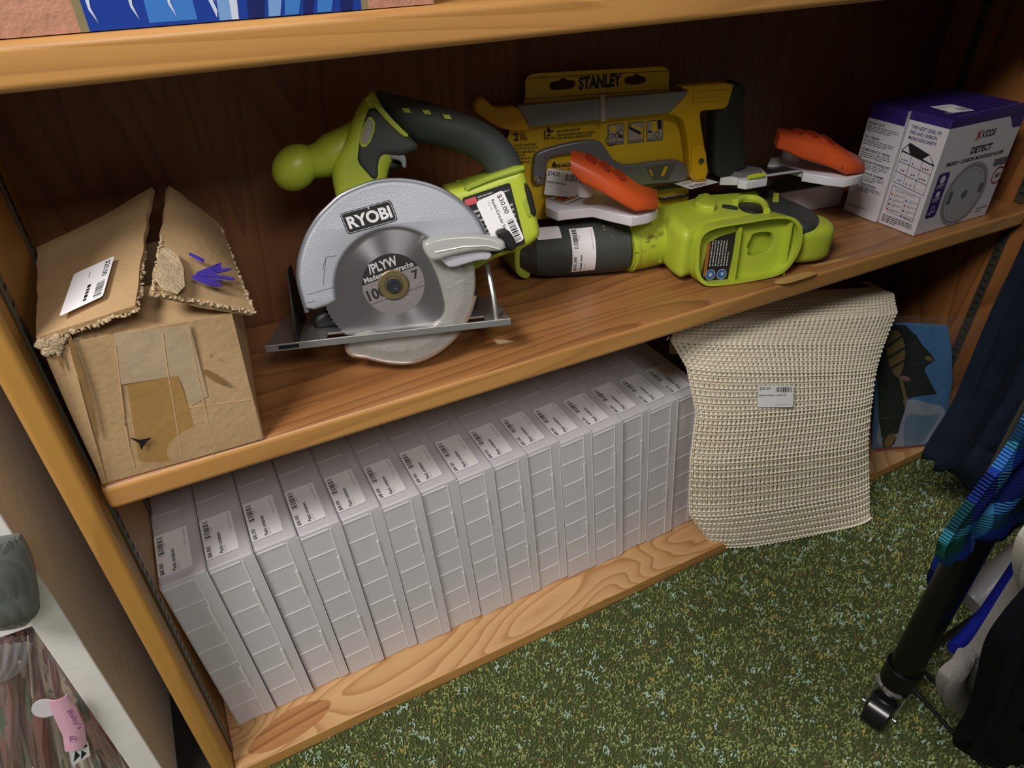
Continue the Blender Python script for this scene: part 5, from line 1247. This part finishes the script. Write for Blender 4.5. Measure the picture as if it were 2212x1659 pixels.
def plaid_material():
    m = bpy.data.materials.new('plaid_flannel'); m.use_nodes = True; nt = m.node_tree; N = nt.nodes; L = nt.links
    b = N['Principled BSDF']; b.inputs['Roughness'].default_value = .95; b.inputs['Specular IOR Level'].default_value = .08
    tc = N.new('ShaderNodeTexCoord'); mp = N.new('ShaderNodeMapping'); mp.inputs['Rotation'].default_value = (0, math.radians(12), 0); L.new(tc.outputs['Object'], mp.inputs[0]); sx_ = N.new('ShaderNodeSeparateXYZ'); L.new(mp.outputs[0], sx_.inputs[0])
    def band(out, sc_, off, stops):
        a = N.new('ShaderNodeMath'); a.operation = 'MULTIPLY_ADD'; a.inputs[1].default_value = sc_; a.inputs[2].default_value = off; L.new(out, a.inputs[0])
        f = N.new('ShaderNodeMath'); f.operation = 'FRACT'; L.new(a.outputs[0], f.inputs[0])
        r = N.new('ShaderNodeValToRGB'); r.color_ramp.interpolation = 'CONSTANT'; els = r.color_ramp.elements
        els[0].position = 0; els[0].color = lin(stops[0][1]); els[1].position = stops[1][0]; els[1].color = lin(stops[1][1])
        for pz, cz_ in stops[2:]: e = els.new(pz); e.color = lin(cz_)
        L.new(f.outputs[0], r.inputs[0]); return r.outputs[0]
    c1 = band(sx_.outputs['X'], 11, .2, [(0,'152266'),(.28,'08090e'),(.45,'175242'),(.68,'1d3590'),(.88,'3f86bc')])
    c2 = band(sx_.outputs['Z'], 11, .1, [(0,'121a40'),(.28,'08090e'),(.45,'1f3c98'),(.66,'164840'),(.88,'3f86bc')])
    # diagonal twill lines pick one or the other thread
    ad = N.new('ShaderNodeMath'); ad.operation = 'ADD'; L.new(sx_.outputs['X'], ad.inputs[0]); mz = N.new('ShaderNodeMath'); mz.operation = 'MULTIPLY'; mz.inputs[1].default_value = 2.2; L.new(sx_.outputs['Z'], mz.inputs[0]); L.new(mz.outputs[0], ad.inputs[1])
    ml = N.new('ShaderNodeMath'); ml.operation = 'MULTIPLY'; ml.inputs[1].default_value = 150; L.new(ad.outputs[0], ml.inputs[0])
    fr_ = N.new('ShaderNodeMath'); fr_.operation = 'FRACT'; L.new(ml.outputs[0], fr_.inputs[0]); gt = N.new('ShaderNodeMath'); gt.operation = 'GREATER_THAN'; gt.inputs[1].default_value = .5; L.new(fr_.outputs[0], gt.inputs[0])
    mx = N.new('ShaderNodeMix'); mx.data_type = 'RGBA'; L.new(gt.outputs[0], mx.inputs['Factor']); L.new(c1, mx.inputs['A']); L.new(c2, mx.inputs['B']); L.new(mx.outputs['Result'], b.inputs['Base Color'])
    return m
M_plaid = plaid_material()
sheet('coat', [(2100,1066),(2030,987),(1988,1000),(2010,955),(2062,880),(2100,790),(2150,670),(2212,545),(2260,420)], -.13, .34, M_navy, 'dark navy coat hanging nearest the bookcase on the clothes rack', 'coat', .02, .008, 4, 3)
sheet('shirt', [(2030,1216),(2016,1190),(2040,1145),(2105,1060),(2165,985),(2215,900),(2300,760)], -.330, .3, M_plaid, 'blue, green and black plaid shirt hanging on the clothes rack', 'shirt', .007, .0045, 4, 6, hem=.1)
cf = MB(); a = onY(2015,1258,-.262); b = onY(2038,1205,-.262); cf.tube([a, a.lerp(b,.3), b, b+Vector((.03,0,.05))], [.008,.012,.013,.012], 16, up=(0,1,0), sy=.6); 
tag(cf.build('sleeve_cuff', M_plaid, loc=tuple(a)), 'blue plaid shirt cuff hanging behind the black rack post', 'shirt')
sv_ = MB(); a = onY(2092,1300,-.300); b = onY(2200,1210,-.300); sv_.tube([a, a+(b-a)*.06, b, b+(b-a)*.6], [.0155,.017,.017,.017], 26, up=(0,1,0)); tag(sv_.build('satin_sleeve', mat('grey_satin', '8f8f94', .4, .1, bump=.3, bscale=120), loc=tuple(a)), 'shiny grey satin sleeve hanging beside the plaid shirt', 'sleeve')
bs = MB(); pts = [onY(2058,1400,-.328), onY(2085,1380,-.328), onY(2140,1320,-.328), onY(2212,1215,-.328), onY(2300,1080,-.328)]; bs.tube(pts, [.010,.013,.014,.014,.014], 18, up=(0,1,0), sy=.6); tag(bs.build('blue_sleeve', mat('royal_blue_cloth', '14208c', .85, spec=.15, bump=.3, bscale=500), loc=tuple(pts[0])), 'royal blue fabric sleeve hanging between the satin and grey garments', 'sleeve')
sheet('grey_garment', [(2062,1530),(2024,1500),(2022,1462),(2036,1440),(2090,1405),(2130,1345),(2175,1270),(2230,1190),(2320,1060)], -.357, .12, mat('grey_fleece', '8d8a86', .95, spec=.1, bump=.4, bscale=500, var=.15), 'light grey fleece garment hanging behind the black one', 'garment', .012, .004, 3, 9)
sheet('cream_garment', [(2205,1290),(2188,1230),(2190,1190),(2205,1150),(2240,1120),(2300,1100)], -.380, .1, mat('cream_cloth', 'b9b5b0', .95, spec=.1, bump=.3, bscale=500), 'cream cloth garment at the right edge beside the plaid shirt', 'garment', .012, .004, 3, 12)
sheet('black_garment', [(2135,1648),(2075,1625),(2054,1602),(2078,1570),(2100,1525),(2118,1460),(2135,1385),(2180,1325),(2225,1275),(2300,1200),(2400,1060)], -.405, .20, mat('black_cloth', '0b0c10', .95, spec=.06, bump=.3, bscale=500), 'long black garment hanging nearest the camera on the clothes rack', 'garment', .014, .006, 4, 15)

# ---------------------------------------------------------------- white bookcase at the left with bagged goods
ws = thing('white_bookcase', 'white-painted bookcase standing left of the wooden one, filled with bagged goods', 'bookcase', (-.3, .1, FLOOR))
M_wp = mat('chalky_white_paint', 'efede8', .6, bump=.25, bscale=60, var=.06, vscale=12)
MB().box((-.0865, 0, FLOOR), (-.062, .26, 1.3)).build('side_panel', M_wp, ws, bevel=.0015)
MB().box((-.7, .24, FLOOR), (-.0865, .26, 1.3)).build('back_panel', M_wp, ws)
zs_ = onY(30, 1345, .004).z
MB().box((-.7, .004, zs_-.012), (-.0867, .24, zs_+.004)).build('shelf', M_wp, ws, bevel=.0015)
MB().box((-.7, .0, FLOOR), (-.0867, .24, FLOOR+.05)).build('shelf', M_wp, ws, bevel=.0015)
M_bag = film('cloudy_poly_bag', 'd5d3d8', .12, .16, .3, .25, 40)
def bagged(name, rows, Y, label, m, amp=.004, seed=1, nu=30, nv=36, cat='plastic bag', th=0, group=None):
    """rows: (left px x, right px x, y) from top down"""
    w = nz(seed, amp, 55)
    LL = [onY(a, y, Y) for a, b, y in rows]; RR = [onY(b, y, Y) for a, b, y in rows]
    def f(a, b):
        t = b*(len(rows)-1); i = min(int(t), len(rows)-2); k = t-i; l = LL[i].lerp(LL[i+1], k); r = RR[i].lerp(RR[i+1], k)
        q_ = l.lerp(r, a); q_.y += -.006*math.sin(math.pi*a)*math.sin(math.pi*min(1, b*.9+.1))+w(q_)+.0010*math.sin(a*38+b*3); q_.x = min(q_.x, -.089) if Y > -.01 else q_.x; return q_
    f1 = MB().grid(f, nu, nv, thick=th)
    return f, f1
f_, mbg = bagged('b', [(-60,-10,1160),(-60,8,1185),(-60,22,1215),(-60,40,1265),(-60,49,1292),(-60,40,1308),(-60,5,1320)], -.020, '', M_bag, .0004, 5, th=.017)
tag(mbg.build('grey_pouch', film('smoky_bag', '6e7270', .9, .3, 0, .15, 30), loc=tuple(f_(.5, 1)), ang=70), 'smoky grey plastic pouch on the upper board of the white bookcase', 'pouch')
f_, mbg = bagged('b', [(-60,72,1385),(-60,70,1400),(-60,66,1425),(-60,52,1450),(-60,25,1468),(-60,-20,1480)], .008, '', M_bag, .002, 8)
tag(mbg.build('zip_bag', film('cloudy_zip_bag', 'd0cfd6', .38, .1, .2, .4, 50), loc=tuple(f_(.5, 1)), ang=70), 'cloudy zip bag with a purple corner mark hanging below the white board', 'plastic bag')
# bag of dried flower stems
bag_specs = [(11, [(-60,62,1360),(-60,70,1450),(-60,76,1530),(-60,90,1600),(-60,110,1720)], .012, 'clear bag of rose-brown stems at the lower left in the white bookcase', '8a6f6a', 6),
             (12, [(55,110,1350),(62,140,1430),(70,150,1500),(78,200,1600),(90,240,1720)], .022, 'clear bag of olive and tan foliage in the middle of the white bookcase', '77725a', 7),
             (13, [(110,122,1400),(125,160,1450),(135,205,1530),(150,250,1600),(170,300,1720)], .014, 'clear bag of reddish picks and wires beside the white bookcase side panel', '8a5a4c', 8)]
for sd, rows, Y, lb, col, nst in bag_specs:
    f_, mbg = bagged('b', rows, Y-.008, lb, M_bag, .004, sd)
    base = f_(.5, 1.0)
    root = thing('flower_bag', lb, 'plastic bag', tuple(base), 'bags of craft stems')
    mbg.build('bag_film', M_bag, root, ang=70)
    rnd = random.Random(sd); cols = [mat('stem_a%d' % sd, col, .8, var=.3, vscale=60), mat('stem_b%d' % sd, '5c6650', .8, var=.3), mat('stem_c%d' % sd, 'c9b8a2', .7), mat('stem_d%d' % sd, '8a6058', .7)]
    for k in range(nst*7):
        a = rnd.uniform(.04, .96); c_ = rnd.randrange(4); pts = [f_(min(1, max(0, a+rnd.uniform(-.05, .05))), b)+Vector((0, .012+rnd.uniform(0, .02), 0)) for b in (rnd.uniform(0, .25), .45, .7, 1)]
        pts = [Vector(q) for q in smooth([tuple(x) for x in pts], 1, False)]
        rad = rnd.choice((.0007, .001, .0016, .003, .006)); MB().tube(pts, [rad*(.5+.7*math.sin(3.1*i/(len(pts)-1)+.1)) for i in range(len(pts))], 8).build('stem', cols[c_], root)
dark = MB().box((-.69, .08, FLOOR+.052), (-.0880, .09, zs_-.014)).build('backing_board', mat('grey_green_board', '6a6a5c', .8, var=.3, vscale=40), ws)
# ribbon and tags
rb = MB(); RB_ = [onY(103,1510,.0), onY(150,1495,.0), onY(182,1562,.0), onY(186,1600,.0), onY(140,1620,.0), onY(136,1592,.0)]
def ribf(a, b):
    L0 = [(104,1512),(118,1550),(136,1588),(141,1622)]; R0_ = [(150,1496),(168,1535),(182,1570),(187,1606)]
    t = b*3; i = min(int(t), 2); k = t-i; l = [L0[i][j]*(1-k)+L0[i+1][j]*k for j in range(2)]; r = [R0_[i][j]*(1-k)+R0_[i+1][j]*k for j in range(2)]
    q_ = onY(l[0]*(1-a)+r[0]*a, l[1]*(1-a)+r[1]*a, -.012); q_.y -= .003*math.sin(math.pi*a); q_.x = min(q_.x, -.0885); return q_
RIB = thing('pink_ribbon', 'pink satin ribbon with violet handwriting in the lower left corner', 'ribbon', tuple(onY(150, 1600, -.012)))
MB().grid(ribf, 12, 16, thick=.0006).build('ribbon_band', mat('pink_satin', 'eab4cc', .35, coat=.2), RIB, ang=80)
A_ = onY(138,1538,-.0165); p = Print(A_, onY(172,1592,-.0165)-A_, onY(157,1530,-.0165)-A_); p.n = Vector((0,-1,0)); p.text("Baby's", .02, .15, .75, .85, 0, .0); 
p.build('handwriting', [mat('violet_pen', '8c3a86', .5)], RIB)
A_ = onY(150,1604,-.0165); p = Print(A_, onY(172,1600,-.0165)-A_, onY(147,1590,-.0165)-A_); p.n = Vector((0,-1,0)); p.text("Fi", .1, .0, .7, .9, 0, .0); p.build('handwriting', [bpy.data.materials['violet_pen']], RIB)
ov = MB(); of = Fr(onY(97,1530,-.010), (1,0,0), (0,0,1)); ov.prism(of, [(.0095*math.cos(t)-.0, .0125*math.sin(t)) for t in [2*math.pi*k/28 for k in range(28)]], -.0004, .0004)
tag(ov.build('paper_tag', M_wpl, loc=tuple(of.o)), 'small oval white paper tag left of the pink ribbon', 'tag')
A_ = onY(156,1655,-.012); p = Print(A_, onY(195,1632,-.012)-A_, onY(150,1625,-.012)-A_); p.n = Vector((0,-1,0)); p.rect(0,0,1,1,0); p.poly([(.1,.2),(.5,.4),(.3,.9)], 1); p.poly([(.5,.1),(.85,.3),(.6,.7)], 1); p.poly([(.7,.75),(.95,.7),(.9,.95)], 1)
o = p.mb.build('patterned_card', [M_white, M_ink], None, flat=True, loc=tuple(A_)); sm_ = o.modifiers.new('s', 'SOLIDIFY'); sm_.thickness = .0005; tag(o, 'white card with black swirls below the pink ribbon', 'card')

# pieces that belong to a part
def nest(child, part):
    for o in list(bpy.data.objects):
        if o.parent and o.parent.parent is None and (o.name == child or o.name.startswith(child+'.')):
            sib = [x for x in bpy.data.objects if x.parent == o.parent and (x.name == part or x.name.startswith(part+'.'))]
            if not sib: continue
            t = sib[0]; inv = t.matrix_basis.inverted() if t.matrix_basis != Matrix.Identity(4) else Matrix.Identity(4)
            o.parent = t; o.matrix_parent_inverse = inv
for ch_, pt_ in (('guard_rim','upper_guard'),('engraved_arrow','upper_guard'),('arbor_bolt','arbor_washer'),('guard_lip','lower_guard'),('lever_rib','guard_lever'),('window_frame','dark_side_panel'),('vent_window','dark_side_panel'),('gauge_slot','shoe_flange'),
    ('warning_label','motor_housing'),('belt_clip','motor_housing'),('housing_recess','motor_housing'),('socket_floor','battery_socket'),('socket_rib','battery_socket'),('safety_label','battery_socket'),('vent_slot','top_vent'),('clamp_screw','blade_clamp'),
    ('mini_saw_window','mini_saw_frame'),('mini_saw_screw','mini_saw_frame'),('raised_logo','frame_handle'),('level_vial','level_slider'),('slider_lens','level_slider'),('rule_edge','rule'),('marker_scribble','right_flap'),('torn_patch','right_flap'),('tape','front_panel'),('tape_residue','front_panel'),('tear','front_panel'),('scuff','front_panel'),('water_mark','front_panel'),
    ('insert_picture','printed_insert'),('handwriting','ribbon_band'),('top_print','top_panel'),('grip_insert','handle_grip')):
    nest(ch_, pt_)
# drop helper properties
for o in bpy.data.objects:
    if '_w' in o: del o['_w']
bpy.context.view_layer.update()
